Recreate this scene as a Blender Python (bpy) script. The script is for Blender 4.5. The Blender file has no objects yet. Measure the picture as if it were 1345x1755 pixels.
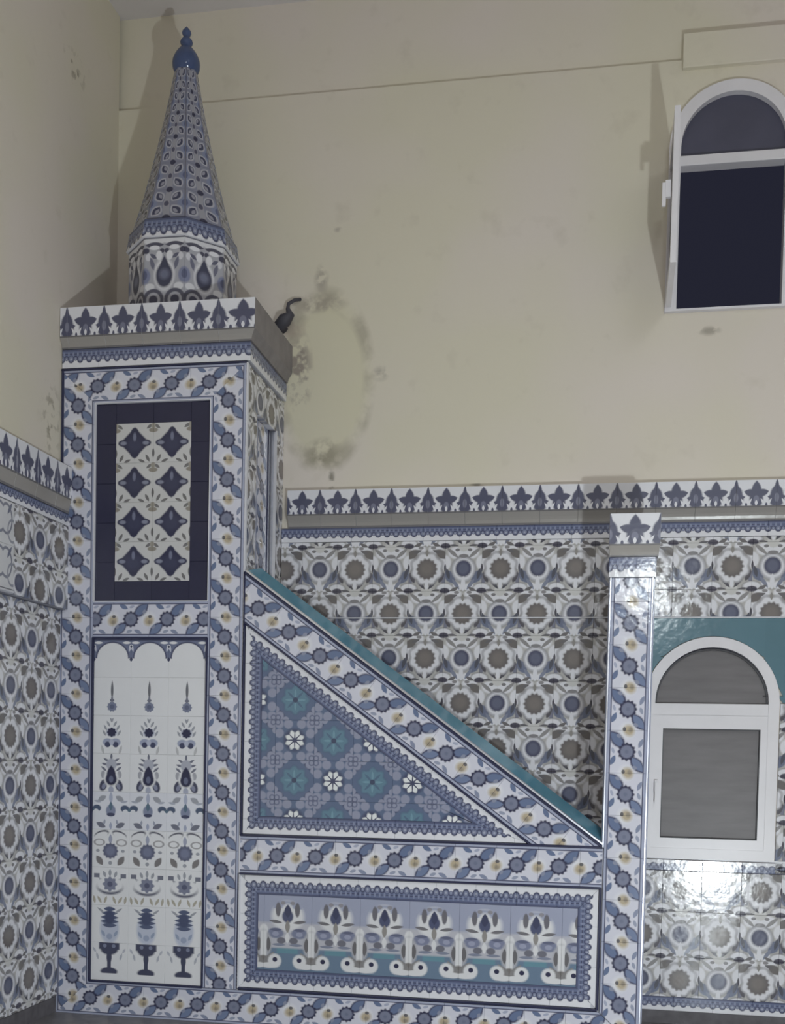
import bpy, bmesh, math, random
from mathutils import Vector, Matrix

random.seed(7)
D = bpy.data
SC = bpy.context.scene
COL = SC.collection

# ------------------------------------------------------------------ camera, world, lights, exposure
F_PX, YAW, PITCH, ROLL, CY, CX = 1940.2853, -0.1852, 0.0404, 0.0217, 1380.62, 672.0
CAM = Vector((2.8584, -5.6009, 1.3883))
WALL = 0.65                                   # the back wall's plaster plane; the minbar's front is y = 0


def cam_axes():
    cy, sy, cp, sp = math.cos(YAW), math.sin(YAW), math.cos(PITCH), math.sin(PITCH)
    cr, sr = math.cos(ROLL), math.sin(ROLL)
    r0 = Matrix(((1, 0, 0), (0, 0, -1), (0, 1, 0)))
    ry = Matrix(((cy, -sy, 0), (sy, cy, 0), (0, 0, 1)))
    rp = Matrix(((1, 0, 0), (0, cp, -sp), (0, sp, cp)))
    rr = Matrix(((cr, -sr, 0), (sr, cr, 0), (0, 0, 1)))
    return rr @ rp @ r0 @ ry                  # rows: right, down, forward


cam = D.cameras.new('camera')
cam.sensor_fit = 'HORIZONTAL'
cam.sensor_width = 36.0
cam.lens = 36.0 * F_PX / 1345.0
cam.shift_x = (672.5 - CX) / 1345.0
cam.shift_y = (CY - 877.5) / 1345.0
cam.clip_start = 0.05
cam_o = D.objects.new('camera', cam)
COL.objects.link(cam_o)
ax = cam_axes()
m = Matrix.Identity(4)
for i in range(3):
    m[i][0] = ax[0][i]
    m[i][1] = -ax[1][i]
    m[i][2] = -ax[2][i]
    m[i][3] = CAM[i]
cam_o.matrix_world = m
SC.camera = cam_o

world = D.worlds.new('night')
SC.world = world
world.use_nodes = True
world.node_tree.nodes['Background'].inputs[0].default_value = (0.021, 0.022, 0.037, 1)
world.node_tree.nodes['Background'].inputs[1].default_value = 1.0


def point_light(name, loc, power, radius, color):
    l = D.lights.new(name, 'POINT')
    l.energy = power
    l.shadow_soft_size = radius
    l.color = color
    o = D.objects.new(name, l)
    o.location = loc
    COL.objects.link(o)
    return o


def area_light(name, loc, target, size, power, color):
    l = D.lights.new(name, 'AREA')
    l.shape = 'RECTANGLE'
    l.size, l.size_y = size
    l.energy = power
    l.color = color
    o = D.objects.new(name, l)
    o.location = loc
    o.rotation_euler = (Vector(target) - Vector(loc)).to_track_quat('-Z', 'Y').to_euler()
    COL.objects.link(o)
    return o


point_light('floor_lamp_light', (3.85, -4.30, 0.40), 360, 0.06, (0.90, 0.98, 1.0))
point_light('pendant_lamp_light', (3.30, -7.0, 3.35), 120, 0.10, (0.90, 0.98, 1.0))
area_light('ceiling_fill_light', (4.8, -4.6, 5.45), (4.8, -4.6, 0), (1.2, 1.2), 60, (0.90, 0.98, 1.0))  # two unseen soft fills, added for the hall's ambient light
area_light('ceiling_fill_light', (4.8, -8.2, 5.45), (4.8, -8.2, 0), (1.2, 1.2), 60, (0.90, 0.98, 1.0))

SC.view_settings.view_transform = 'Standard'
SC.view_settings.look = 'None'
SC.view_settings.gamma = 1.0
SC.view_settings.use_curve_mapping = False
SC.view_settings.exposure = -0.28

# ------------------------------------------------------------------ colours and materials


def lin(v):
    v /= 255.0
    return v / 12.92 if v <= 0.04045 else ((v + 0.055) / 1.055) ** 2.4


def P(r, g, b, k=0.53):
    """a colour as the dim photograph shows it -> albedo"""
    return (min(lin(r) / k, 0.86), min(lin(g) / k, 0.86), min(lin(b) / k, 0.86), 1.0)


WHITE = P(172, 172, 179)
CREAMW = P(162, 160, 158)
NAVY = P(34, 35, 62)
INK = P(48, 52, 80)
SLATE = P(78, 84, 108)
BLUE = P(66, 82, 116)
LAV = P(122, 127, 150)
TEAL = P(60, 100, 118)
TEALB = P(62, 84, 112)
GOLD = P(142, 128, 104)
BROWN = P(98, 92, 88)
GREY = P(118, 116, 118)
DKGREY = P(80, 78, 82)


class Pat:
    """a glazed tile print drawn with nodes in the tile's own UV square"""

    def __init__(self, name, base, aspect=1.0, rough=0.14, rep=None):
        self.m = D.materials.new(name)
        self.m.use_nodes = True
        self.t = self.m.node_tree
        self.t.nodes.clear()
        uv = self.n('ShaderNodeUVMap').outputs[0]
        if rep:                                                    # print repeated rep times along u
            s = self.n('ShaderNodeSeparateXYZ', uv)
            f = self.math('FRACT', self.math('MULTIPLY', s.outputs[0], rep))
            c = self.n('ShaderNodeCombineXYZ')
            self.l(f, c.inputs[0])
            self.l(s.outputs[1], c.inputs[1])
            uv = c.outputs[0]
        mp = self.n('ShaderNodeMapping', uv)
        mp.inputs[1].default_value = (-0.5, -0.5 * aspect, 0)
        mp.inputs[3].default_value = (1, aspect, 0)
        self.P = mp.outputs[0]
        self._A = self._AA = None
        self.base = base
        self.c = None
        self.rough = rough

    def n(self, kind, inp=None):
        nd = self.t.nodes.new(kind)
        if inp is not None:
            self.l(inp, nd.inputs[0])
        return nd

    def l(self, a, b):
        self.t.links.new(a, b)

    def math(self, op, a, b=None, c=None):
        nd = self.t.nodes.new('ShaderNodeMath')
        nd.operation = op
        for i, v in enumerate((a, b, c)):
            if v is None:
                continue
            if isinstance(v, (int, float)):
                nd.inputs[i].default_value = v
            else:
                self.l(v, nd.inputs[i])
        return nd.outputs[0]

    @property
    def A(self):                                                   # mirrored left/right
        if self._A is None:
            s = self.n('ShaderNodeSeparateXYZ', self.P)
            c = self.n('ShaderNodeCombineXYZ')
            self.l(self.math('ABSOLUTE', s.outputs[0]), c.inputs[0])
            self.l(s.outputs[1], c.inputs[1])
            self._A = c.outputs[0]
        return self._A

    @property
    def AA(self):                                                  # mirrored both ways
        if self._AA is None:
            nd = self.n('ShaderNodeVectorMath', self.P)
            nd.operation = 'ABSOLUTE'
            self._AA = nd.outputs[0]
        return self._AA

    def step(self, val, s):
        r = self.n('ShaderNodeMapRange', val)
        r.inputs[1].default_value = 1 + s
        r.inputs[2].default_value = 1 - s
        return r.outputs[0]

    def mix(self, fac, col, amt=1.0):
        nd = self.t.nodes.new('ShaderNodeMix')
        nd.data_type = 'RGBA'
        if amt < 1:
            fac = self.math('MULTIPLY', fac, amt)
        self.l(fac, nd.inputs[0])
        if self.c is None:
            nd.inputs[6].default_value = self.base
        else:
            self.l(self.c, nd.inputs[6])
        nd.inputs[7].default_value = col
        self.c = nd.outputs[2]
        return self

    def loc(self, c, r, rot, src):
        v = {'P': lambda: self.P, 'A': lambda: self.A, 'AA': lambda: self.AA}[src]()
        mp = self.n('ShaderNodeMapping', v)
        mp.vector_type = 'TEXTURE'
        mp.inputs[1].default_value = (c[0], c[1], 0)
        mp.inputs[2].default_value = (0, 0, math.radians(rot))
        mp.inputs[3].default_value = (r[0], r[1], 1)
        return mp.outputs[0]

    def length(self, v):
        nd = self.n('ShaderNodeVectorMath', v)
        nd.operation = 'LENGTH'
        return nd.outputs[1]

    def ell(self, c, r, col, rot=0, src='A', s=0.14, amt=1.0):
        if isinstance(r, (int, float)):
            r = (r, r)
        return self.mix(self.step(self.length(self.loc(c, r, rot, src)), s), col, amt)

    def leaf(self, c, r, col, rot=0, src='A', s=0.16, amt=1.0):
        sp = self.n('ShaderNodeSeparateXYZ', self.loc(c, r, rot, src))
        x2 = self.math('MULTIPLY', sp.outputs[0], sp.outputs[0])
        v = self.math('ADD', self.math('ABSOLUTE', sp.outputs[1]), x2)
        return self.mix(self.step(v, s), col, amt)

    def ring(self, c, r, w, col, src='A', rot=0, amt=1.0, up=None):
        if isinstance(r, (int, float)):
            r = (r, r)
        q = self.loc(c, r, rot, src)
        d = self.math('ABSOLUTE', self.math('SUBTRACT', self.length(q), 1.0))
        f = self.step(self.math('DIVIDE', d, w), 0.3)
        if up is not None:                                         # keep only the half above / below
            sp = self.n('ShaderNodeSeparateXYZ', q)
            f = self.math('MULTIPLY', f, self.math('GREATER_THAN', self.math('MULTIPLY', sp.outputs[1], up), 0.0))
        return self.mix(f, col, amt)

    def rose(self, c, r, amp, k, col, src='P', s=0.1, rot=0, amt=1.0):
        q = self.loc(c, (r, r), rot, src)
        sp = self.n('ShaderNodeSeparateXYZ', q)
        a = self.math('ARCTAN2', sp.outputs[1], sp.outputs[0])
        rr = self.math('MULTIPLY_ADD', self.math('COSINE', self.math('MULTIPLY', a, float(k))), amp, 1.0)
        return self.mix(self.step(self.math('DIVIDE', self.length(q), rr), s), col, amt)

    def box(self, c, r, col, rot=0, src='A', s=0.08, amt=1.0):
        nd = self.n('ShaderNodeVectorMath', self.loc(c, r, rot, src))
        nd.operation = 'ABSOLUTE'
        sp = self.n('ShaderNodeSeparateXYZ', nd.outputs[0])
        return self.mix(self.step(self.math('MAXIMUM', sp.outputs[0], sp.outputs[1]), s), col, amt)

    def rhomb(self, c, r, col, src='A', s=0.08):
        nd = self.n('ShaderNodeVectorMath', self.loc(c, r, 0, src))
        nd.operation = 'ABSOLUTE'
        sp = self.n('ShaderNodeSeparateXYZ', nd.outputs[0])
        return self.mix(self.step(self.math('ADD', sp.outputs[0], sp.outputs[1]), s), col)

    def done(self, var=0.06):
        nt = self.t
        oi = self.n('ShaderNodeObjectInfo')
        no = self.n('ShaderNodeTexNoise')
        no.inputs['Scale'].default_value = 9.0
        no.inputs['Detail'].default_value = 3.0
        tc = self.n('ShaderNodeNewGeometry')
        self.l(tc.outputs[0], no.inputs[0])
        v = self.math('MULTIPLY_ADD', oi.outputs['Random'], var * 0.35, 1.0 - var)
        v = self.math('ADD', v, self.math('MULTIPLY', no.outputs[0], var))
        hs = self.n('ShaderNodeHueSaturation')
        hs.inputs[0].default_value = 0.5
        hs.inputs[1].default_value = 0.78
        self.l(v, hs.inputs[2])
        if self.c is None:
            hs.inputs[4].default_value = self.base
        else:
            self.l(self.c, hs.inputs[4])
        b = self.n('ShaderNodeBsdfPrincipled')
        self.l(hs.outputs[0], b.inputs['Base Color'])
        b.inputs['Roughness'].default_value = self.rough
        b.inputs['IOR'].default_value = 1.45
        # faint waviness of the glaze
        n2 = self.n('ShaderNodeTexNoise')
        n2.inputs['Scale'].default_value = 22.0
        self.l(tc.outputs[0], n2.inputs[0])
        bp = self.n('ShaderNodeBump')
        bp.inputs['Strength'].default_value = 0.05
        bp.inputs['Distance'].default_value = 0.02
        self.l(n2.outputs[0], bp.inputs['Height'])
        self.l(bp.outputs[0], b.inputs['Normal'])
        out = self.n('ShaderNodeOutputMaterial')
        self.l(b.outputs[0], out.inputs[0])
        return self.m


def plain(name, col, rough=0.5, metal=0.0, var=0.06, scale=6.0, bump=0.0):
    m = D.materials.new(name)
    m.use_nodes = True
    t = m.node_tree
    b = t.nodes['Principled BSDF']
    b.inputs['Roughness'].default_value = rough
    b.inputs['Metallic'].default_value = metal
    g = t.nodes.new('ShaderNodeNewGeometry')
    no = t.nodes.new('ShaderNodeTexNoise')
    no.inputs['Scale'].default_value = scale
    no.inputs['Detail'].default_value = 4.0
    t.links.new(g.outputs[0], no.inputs[0])
    r = t.nodes.new('ShaderNodeMapRange')
    r.inputs[1].default_value, r.inputs[2].default_value = 0.3, 0.7
    r.inputs[3].default_value, r.inputs[4].default_value = 1 - var, 1 + var
    t.links.new(no.outputs[0], r.inputs[0])
    hs = t.nodes.new('ShaderNodeHueSaturation')
    hs.inputs[4].default_value = col
    t.links.new(r.outputs[0], hs.inputs[2])
    t.links.new(hs.outputs[0], b.inputs['Base Color'])
    if bump:
        bp = t.nodes.new('ShaderNodeBump')
        bp.inputs['Strength'].default_value = bump
        bp.inputs['Distance'].default_value = 0.01
        t.links.new(no.outputs[0], bp.inputs['Height'])
        t.links.new(bp.outputs[0], b.inputs['Normal'])
    return m


M = {}
M['grout'] = plain('grey_grout', P(112, 112, 120), 0.8)
M['grout_light'] = plain('pale_grout', P(150, 150, 156), 0.8)
M['navy_trim'] = plain('navy_glazed_trim', P(34, 36, 58), 0.2)
M['metal'] = plain('bright_metal_edge', P(170, 172, 180), 0.28, 0.85)
M['white_trim'] = plain('white_edge_strip', P(168, 168, 174), 0.3)
M['finial'] = plain('cobalt_glaze', P(54, 66, 96), 0.16)
M['teal_slab'] = plain('teal_glaze', P(66, 110, 128), 0.12, var=0.1)
M['upvc'] = plain('white_window_plastic', P(171, 169, 173), 0.35, var=0.03)
M['gasket'] = plain('dark_gasket', P(50, 50, 54), 0.5)
M['floor'] = plain('grey_floor_tile', P(92, 90, 92), 0.4, var=0.15, scale=14)
M['skirt'] = plain('dark_skirting', P(72, 70, 74), 0.7, var=0.2, scale=20)
M['cable'] = plain('black_rubber', P(52, 51, 58), 0.6)
M['ceiling'] = plain('ceiling_paint', P(164, 160, 160), 0.9, var=0.03, scale=1.5)
M['shaded_cement'] = plain('shade_darkened_cement', P(104, 100, 100), 0.8, var=0.12, scale=12)  # plain cement cornice side, its shade put into the darker grey
M['plaster_far'] = plain('low_bounce_tan_plaster', P(118, 110, 100), 0.8, var=0.06, scale=2.0)  # unseen walls, toned darker to cut the bounced light
M['marble'] = plain('pale_step_marble', P(160, 160, 165), 0.3)


def border_mat():
    p = Pat('floral_border_tile', P(160, 160, 173), 0.95)
    # running pattern: rosette in the middle, gold tulip at the joints, slanting blue leaves between
    p.leaf((0.28, 0.23), (0.27, 0.145), INK, 42, 'P')
    p.leaf((0.28, 0.24), (0.23, 0.10), BLUE, 42, 'P')
    p.leaf((-0.30, -0.25), (0.25, 0.13), INK, 40, 'P')
    p.leaf((-0.30, -0.26), (0.21, 0.09), P(76, 91, 124), 40, 'P')
    p.leaf((-0.20, 0.33), (0.13, 0.06), BLUE, -25, 'P')
    p.leaf((0.20, -0.33), (0.12, 0.05), P(96, 104, 130), -25, 'P')
    p.ell((0.03, 0.33), (0.07, 0.035), LAV, 20, 'P')
    p.ell((-0.04, -0.32), (0.08, 0.04), P(110, 116, 138), 20, 'P')
    for s in (1, -1):
        p.ell((0.5 * s, 0.0), (0.18, 0.18), WHITE, 40, 'P', s=0.3)
        p.ell((0.5 * s, -0.04), (0.135, 0.12), GOLD, 40, 'P', s=0.35)
        p.ell((0.5 * s + 0.02, -0.08), (0.06, 0.05), BROWN, 0, 'P', s=0.4, amt=0.6)
        p.ell((0.5 * s + 0.03, 0.07), (0.05, 0.04), DKGREY, 0, 'P')
        p.ell((0.37 * s, 0.20 * s), (0.06, 0.04), P(100, 106, 128), 60, 'P')
    p.rose((0, 0), 0.205, 0.07, 12, NAVY)
    p.ell((0, 0), 0.15, P(88, 93, 116), 0, 'P')
    p.ell((0, 0), 0.045, SLATE, 0, 'P', s=0.4)
    # edging stripes
    p.box((0, 0.45), (2, 0.055), LAV, 0, 'AA')
    p.box((0, 0.405), (2, 0.013), INK, 0, 'AA', s=0.5)
    return p.done()


def wall_brown():
    p = Pat('brown_flower_tile', P(142, 140, 140), 1.2)
    p.ell((0.24, 0.52), (0.2, 0.13), WHITE)
    p.ell((0, -0.58), (0.15, 0.13), P(158, 157, 157))
    p.ell((0.5, 0.16), (0.16, 0.20), WHITE)
    p.leaf((0.5, 0.02), (0.12, 0.03), P(72, 70, 80), 90)
    p.ell((0.5, -0.28), (0.12, 0.15), P(92, 94, 112))
    p.ell((0.40, -0.24), (0.055, 0.15), P(70, 68, 76), -25)
    p.leaf((0.40, 0.39), (0.21, 0.11), P(88, 84, 84), -33)
    p.leaf((0.26, 0.46), (0.12, 0.04), P(84, 82, 86), -20)
    p.ell((0.5, -0.55), (0.25, 0.17), P(95, 93, 96))
    p.ell((0.5, -0.53), (0.22, 0.13), WHITE)
    p.ell((0.5, -0.60), (0.14, 0.085), P(62, 60, 74))
    p.leaf((0.26, -0.585), (0.13, 0.035), P(82, 80, 86), 8)
    p.ell((0.5, 0.60), (0.14, 0.06), P(62, 60, 74))
    p.ell((0.17, 0.56), (0.07, 0.04), P(110, 108, 112))
    p.leaf((0.15, -0.43), (0.16, 0.045), P(62, 62, 72), 50)
    p.rose((0, 0), 0.445, 0.05, 8, P(84, 82, 90), rot=22)
    p.rose((0, 0), 0.41, 0.06, 8, WHITE, rot=22)
    p.ell((0, -0.42), (0.05, 0.13), WHITE)
    p.leaf((0, 0.42), (0.10, 0.04), P(110, 107, 105), 90)
    p.rose((0, -0.01), 0.275, 0.06, 14, P(86, 81, 82))
    p.ell((0, 0.0), 0.17, P(98, 92, 90), 0, 'P', s=0.4)
    return p.done()


def wall_blue():
    p = Pat('blue_flower_tile', P(142, 140, 140), 1.2)
    p.ell((0.20, 0.42), (0.22, 0.16), WHITE)
    p.ell((0, 0.58), (0.16, 0.12), P(158, 157, 157))
    p.ell((0.16, -0.50), (0.14, 0.10), WHITE)
    p.ell((0.5, 0.16), (0.16, 0.20), WHITE)
    p.leaf((0.5, 0.02), (0.12, 0.03), P(72, 70, 80), 90)
    p.leaf((0.36, -0.22), (0.22, 0.13), P(78, 86, 110), 55)
    p.leaf((0.42, -0.14), (0.16, 0.05), P(64, 66, 78), 75)
    p.leaf((0.20, -0.42), (0.18, 0.05), P(96, 102, 122), 55)
    p.ell((0.5, -0.55), (0.25, 0.17), P(95, 93, 96))
    p.ell((0.5, -0.53), (0.22, 0.13), WHITE)
    p.ell((0.5, -0.60), (0.14, 0.085), P(62, 60, 74))
    p.leaf((0.26, -0.57), (0.15, 0.05), P(88, 85, 88), -30)
    p.ell((0.5, 0.60), (0.14, 0.06), P(62, 60, 74))
    p.leaf((0.30, 0.42), (0.22, 0.05), P(112, 110, 112), 40)
    p.ell((0.17, 0.50), (0.06, 0.04), P(96, 94, 98))
    p.leaf((0.15, 0.27), (0.10, 0.03), P(120, 118, 120), -40)
    p.ell((0, -0.02), (0.33, 0.34), P(92, 92, 104))
    p.ell((0, -0.02), (0.30, 0.31), WHITE)
    p.ell((0, 0.335), (0.13, 0.05), P(104, 102, 106))
    p.ell((0, 0), (0.215, 0.225), P(52, 54, 78))
    p.ell((0, 0.0), (0.15, 0.16), P(72, 76, 98), s=0.3)
    p.leaf((0, -0.42), (0.22, 0.06), WHITE, 90)
    return p.done()


def fringe_mat():
    p = Pat('scalloped_fringe_tile', WHITE, 0.8, rep=2.0)
    p.box((0, 0.22), (2, 0.24), P(70, 80, 112), 0, 'P', s=0.04)
    for cx, r in ((0.0, 0.17), (0.25, 0.115), (0.5, 0.17)):
        p.ell((cx, -0.03 if r > 0.15 else 0.02), (r, r * 0.95), INK)
        p.ell((cx, 0.0), (r * 0.7, r * 0.7), P(88, 95, 122))
        p.ell((cx, -0.01), (r * 0.3, r * 0.3), P(124, 128, 146))
    p.box((0, 0.20), (2, 0.02), INK, 0, 'P', s=0.4)
    p.box((0, 0.37), (2, 0.05), P(56, 62, 92), 0, 'P')
    for cx in (0.125, 0.375):
        p.ell((cx, 0.20), (0.05, 0.09), P(92, 100, 128))
    return p.done()


def cornice_mat():
    p = Pat('palmette_cornice_tile', WHITE, 1.0, 0.25)
    # v: 0..0.28 cove, 0.28..1 flat band with palmettes
    y0 = -0.5 + 0.28
    motif = P(58, 60, 84)
    for cx in (0.0, 0.5):
        p.ell((cx, y0 + 0.20), (0.17 if cx == 0 else 0.185, 0.23), motif)
    p.leaf((0, y0 + 0.45), (0.25, 0.12), motif, 90)
    p.leaf((0.14, y0 + 0.37), (0.17, 0.10), motif, 14)
    p.ell((0, y0 + 0.20), (0.07, 0.10), P(86, 88, 110))
    p.leaf((0, y0 + 0.10), (0.08, 0.035), WHITE, 90)
    p.leaf((0.5, y0 + 0.50), (0.24, 0.05), motif, 90)
    p.leaf((0.5, y0 + 0.36), (0.24, 0.15), motif, 90)
    p.leaf((0.40, y0 + 0.24), (0.13, 0.06), motif, -12)
    p.ell((0.5, y0 + 0.24), (0.055, 0.12), P(90, 92, 112))
    p.leaf((0.18, y0 + 0.10), (0.14, 0.03), WHITE, -60)
    p.leaf((0.31, y0 + 0.10), (0.14, 0.03), WHITE, 60)
    p.ell((0.25, y0 + 0.045), (0.03, 0.06), motif)
    # plain grey cove with a dark line above it
    p.box((0, -0.5 + 0.14), (2, 0.14), P(120, 116, 113), 0, 'P', s=0.04)
    p.box((0, y0 + 0.01), (2, 0.018), P(80, 78, 82), 0, 'P', s=0.4)
    p.box((0, -0.5 + 0.02), (2, 0.02), P(86, 84, 88), 0, 'P', s=0.4)
    return p.done()


def quatrefoil_mat():
    p = Pat('quatrefoil_tile', P(158, 157, 158), 1.04)
    for c, r, a in (((0.5, -0.27), (0.13, 0.035), 90), ((0.35, -0.40), (0.11, 0.04), 118), ((0.19, -0.47), (0.10, 0.035), 158)):
        p.leaf(c, r, P(88, 86, 88), a)
    p.ell((0.5, 0.33), (0.12, 0.06), P(112, 106, 98))
    p.leaf((0.40, 0.43), (0.10, 0.04), P(92, 90, 92), 35)
    p.ell((0.5, 0.45), (0.06, 0.08), P(120, 115, 106))
    p.rhomb((0, 0), (0.40, 0.41), NAVY)
    p.ell((0.31, 0), (0.13, 0.085), NAVY)
    p.ell((0, 0.27), (0.10, 0.13), NAVY)
    p.ell((0, -0.26), (0.115, 0.13), NAVY)
    p.ell((0, -0.04), (0.2, 0.18), P(42, 44, 70), s=0.4)
    p.ell((0.30, 0.0), (0.085, 0.05), P(98, 102, 122), s=0.3)
    p.ell((0, 0.16), (0.045, 0.11), P(84, 88, 112), s=0.3)
    return p.done()


def panel_mats():
    """nine rows, top to bottom, of a vase-and-cypress panel"""
    W = P(176, 176, 181)
    G1, G2, TL = P(120, 122, 132), P(86, 88, 104), P(60, 84, 104)
    out = []
    p = Pat('panel_arch_tile', W)
    p.box((0, 0.25), (2, 0.25), P(78, 86, 114), 0, 'P', s=0.02)
    p.leaf((0.38, 0.40), (0.12, 0.035), W, 0)
    p.leaf((0.47, 0.26), (0.10, 0.03), P(150, 152, 166), 75)
    p.ell((0.5, 0.30), 0.05, W)
    p.ell((0.5, 0.30), 0.03, INK)
    p.ell((0, 0.0), (0.45, 0.43), INK, s=0.03)
    p.ell((0, 0.0), (0.415, 0.395), W, s=0.03)
    p.box((0, -0.27), (2, 0.26), W, 0, 'P', s=0.01)
    p.leaf((0.5, -0.03), (0.06, 0.04), INK, 90)
    p.box((0, 0.485), (2, 0.025), INK, 0, 'P')
    out.append(p.done())
    p = Pat('panel_tip_tile', W)
    p.leaf((0, 0.16), (0.26, 0.035), P(84, 84, 92), 90)
    p.ell((0, -0.08), (0.03, 0.10), P(96, 98, 112))
    p.ell((0, -0.10), (0.06, 0.035), G2)
    p.rose((0, -0.27), 0.125, 0.08, 10, P(90, 96, 120))
    p.ell((0, -0.27), 0.06, P(70, 76, 102))
    out.append(p.done())
    p = Pat('panel_bud_tile', W)
    for x, y in ((0.0, 0.36), (0.09, 0.28), (0.17, 0.18), (0.20, 0.04)):
        p.leaf((x, y), (0.09, 0.03), G1, 60)
    p.ell((0, 0.06), (0.15, 0.12), P(130, 134, 152))
    p.rose((0, 0.06), 0.115, 0.1, 8, NAVY)
    p.ell((0.11, -0.20), (0.13, 0.10), P(116, 122, 146))
    p.ell((0.11, -0.26), (0.075, 0.075), INK)
    p.ell((0, -0.20), (0.06, 0.08), P(138, 142, 160))
    p.leaf((0.24, -0.40), (0.13, 0.035), P(146, 146, 150), 75)
    out.append(p.done())
    p = Pat('panel_drop_tile', W)
    for x, y, a in ((0.0, 0.42, 90), (0.13, 0.33, 30), (0.17, 0.22, 15), (0.2, 0.1, 40)):
        p.leaf((x, y), (0.10, 0.03), G2, a)
    p.ell((0, 0.22), (0.14, 0.15), P(132, 134, 148))
    p.ell((0.22, -0.05), (0.06, 0.10), P(128, 128, 138))
    p.ell((0.21, -0.33), (0.10, 0.16), P(52, 54, 76), 20)
    p.ell((0.2, -0.36), (0.05, 0.08), P(98, 102, 126), 20)
    p.ell((0, -0.14), (0.20, 0.24), W)
    p.ell((0, -0.17), (0.15, 0.16), NAVY)
    p.leaf((0, -0.05), (0.24, 0.12), NAVY, 90)
    p.ell((0, -0.17), (0.06, 0.09), P(72, 78, 104))
    p.ell((0, -0.45), (0.07, 0.10), P(126, 130, 150))
    out.append(p.done())
    p = Pat('panel_bulb_tile', P(170, 171, 182))
    p.leaf((0.24, 0.32), (0.13, 0.07), G1, -30)
    p.leaf((0.36, 0.24), (0.10, 0.03), P(128, 132, 148), 10)
    p.leaf((0, 0.34), (0.16, 0.05), P(128, 134, 156), 90)
    p.ell((0, 0.0), (0.13, 0.16), P(94, 102, 128))
    p.leaf((0, 0.12), (0.12, 0.05), TL, 90)
    p.ell((0, -0.10), (0.11, 0.045), INK)
    p.ell((0.38, 0.06), (0.115, 0.09), P(52, 66, 92))
    p.ell((0.40, -0.02), (0.07, 0.06), P(172, 173, 184))
    p.leaf((0.5, 0.02), (0.05, 0.05), TL, 90)
    p.leaf((0.26, -0.38), (0.14, 0.07), G2, 25)
    p.leaf((0.17, -0.30), (0.07, 0.03), P(118, 122, 140), 100)
    p.leaf((0, -0.40), (0.10, 0.04), P(120, 126, 150), 90)
    out.append(p.done())
    p = Pat('panel_disc_tile', W)
    p.ell((0.24, 0.38), (0.2, 0.09), P(68, 68, 82), -18)
    p.ell((0.25, 0.345), (0.19, 0.08), W, -18)
    p.leaf((0, 0.25), (0.13, 0.05), P(118, 122, 144), 90)
    p.ring((0.30, 0.16), (0.13, 0.08), 0.2, P(130, 128, 132))
    p.rose((0, -0.06), 0.20, 0.06, 12, P(70, 74, 98))
    p.ell((0, -0.06), 0.12, P(86, 92, 118), s=0.3)
    p.ell((0.34, -0.06), (0.05, 0.04), G1)
    p.leaf((0.29, -0.32), (0.15, 0.08), P(98, 94, 96), 55)
    p.ell((0, -0.38), (0.05, 0.05), G1)
    out.append(p.done())
    p = Pat('panel_smile_tile', W)
    p.box((0.36, 0.28), (0.075, 0.055), G2)
    p.leaf((0.24, 0.16), (0.10, 0.04), P(112, 114, 126), 40)
    p.ell((0, -0.02), (0.35, 0.20), P(62, 64, 84))
    p.ell((0, 0.05), (0.37, 0.20), W)
    p.rose((0, 0.06), 0.18, 0.12, 8, P(92, 96, 118))
    p.ell((0, 0.06), 0.07, P(62, 66, 92))
    p.leaf((0.15, 0.32), (0.09, 0.04), G1, 70)
    p.leaf((0, 0.36), (0.10, 0.04), G1, 90)
    for x, a in ((0.12, 110), (0.28, 60), (0.42, 80)):
        p.leaf((x, -0.36), (0.11, 0.035), P(136, 130, 118), a)
    out.append(p.done())
    p = Pat('panel_plume_tile', W)
    p.ell((0, -0.12), (0.26, 0.40), P(142, 148, 166))
    for y, w in ((0.40, 0.16), (0.29, 0.22), (0.18, 0.25), (0.07, 0.25), (-0.03, 0.20)):
        p.leaf((0, y), (w, 0.06), P(56, 66, 96))
    p.ell((0, 0.18), (0.13, 0.17), P(48, 56, 86))
    p.leaf((0.24, 0.36), (0.12, 0.03), G1, 35)
    p.leaf((0.17, -0.25), (0.10, 0.04), P(108, 120, 146), 60)
    p.ell((0, -0.33), (0.08, 0.08), P(112, 122, 148))
    out.append(p.done())
    p = Pat('panel_vase_tile', W)
    V = P(50, 53, 76)
    p.box((0, 0.42), (0.28, 0.09), V)
    p.ell((0, 0.34), (0.24, 0.16), V)
    p.ell((0.12, 0.42), (0.05, 0.05), P(92, 98, 122))
    p.ell((0, 0.12), (0.07, 0.16), V)
    p.box((0, -0.05), (0.05, 0.2), V)
    p.ell((0, -0.26), (0.23, 0.11), V)
    p.box((0, -0.42), (0.4, 0.11), W)
    p.leaf((0.32, 0.14), (0.10, 0.03), P(134, 136, 148), 75)
    p.leaf((0.40, 0.30), (0.08, 0.03), P(140, 142, 154), 60)
    out.append(p.done())
    return out


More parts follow.
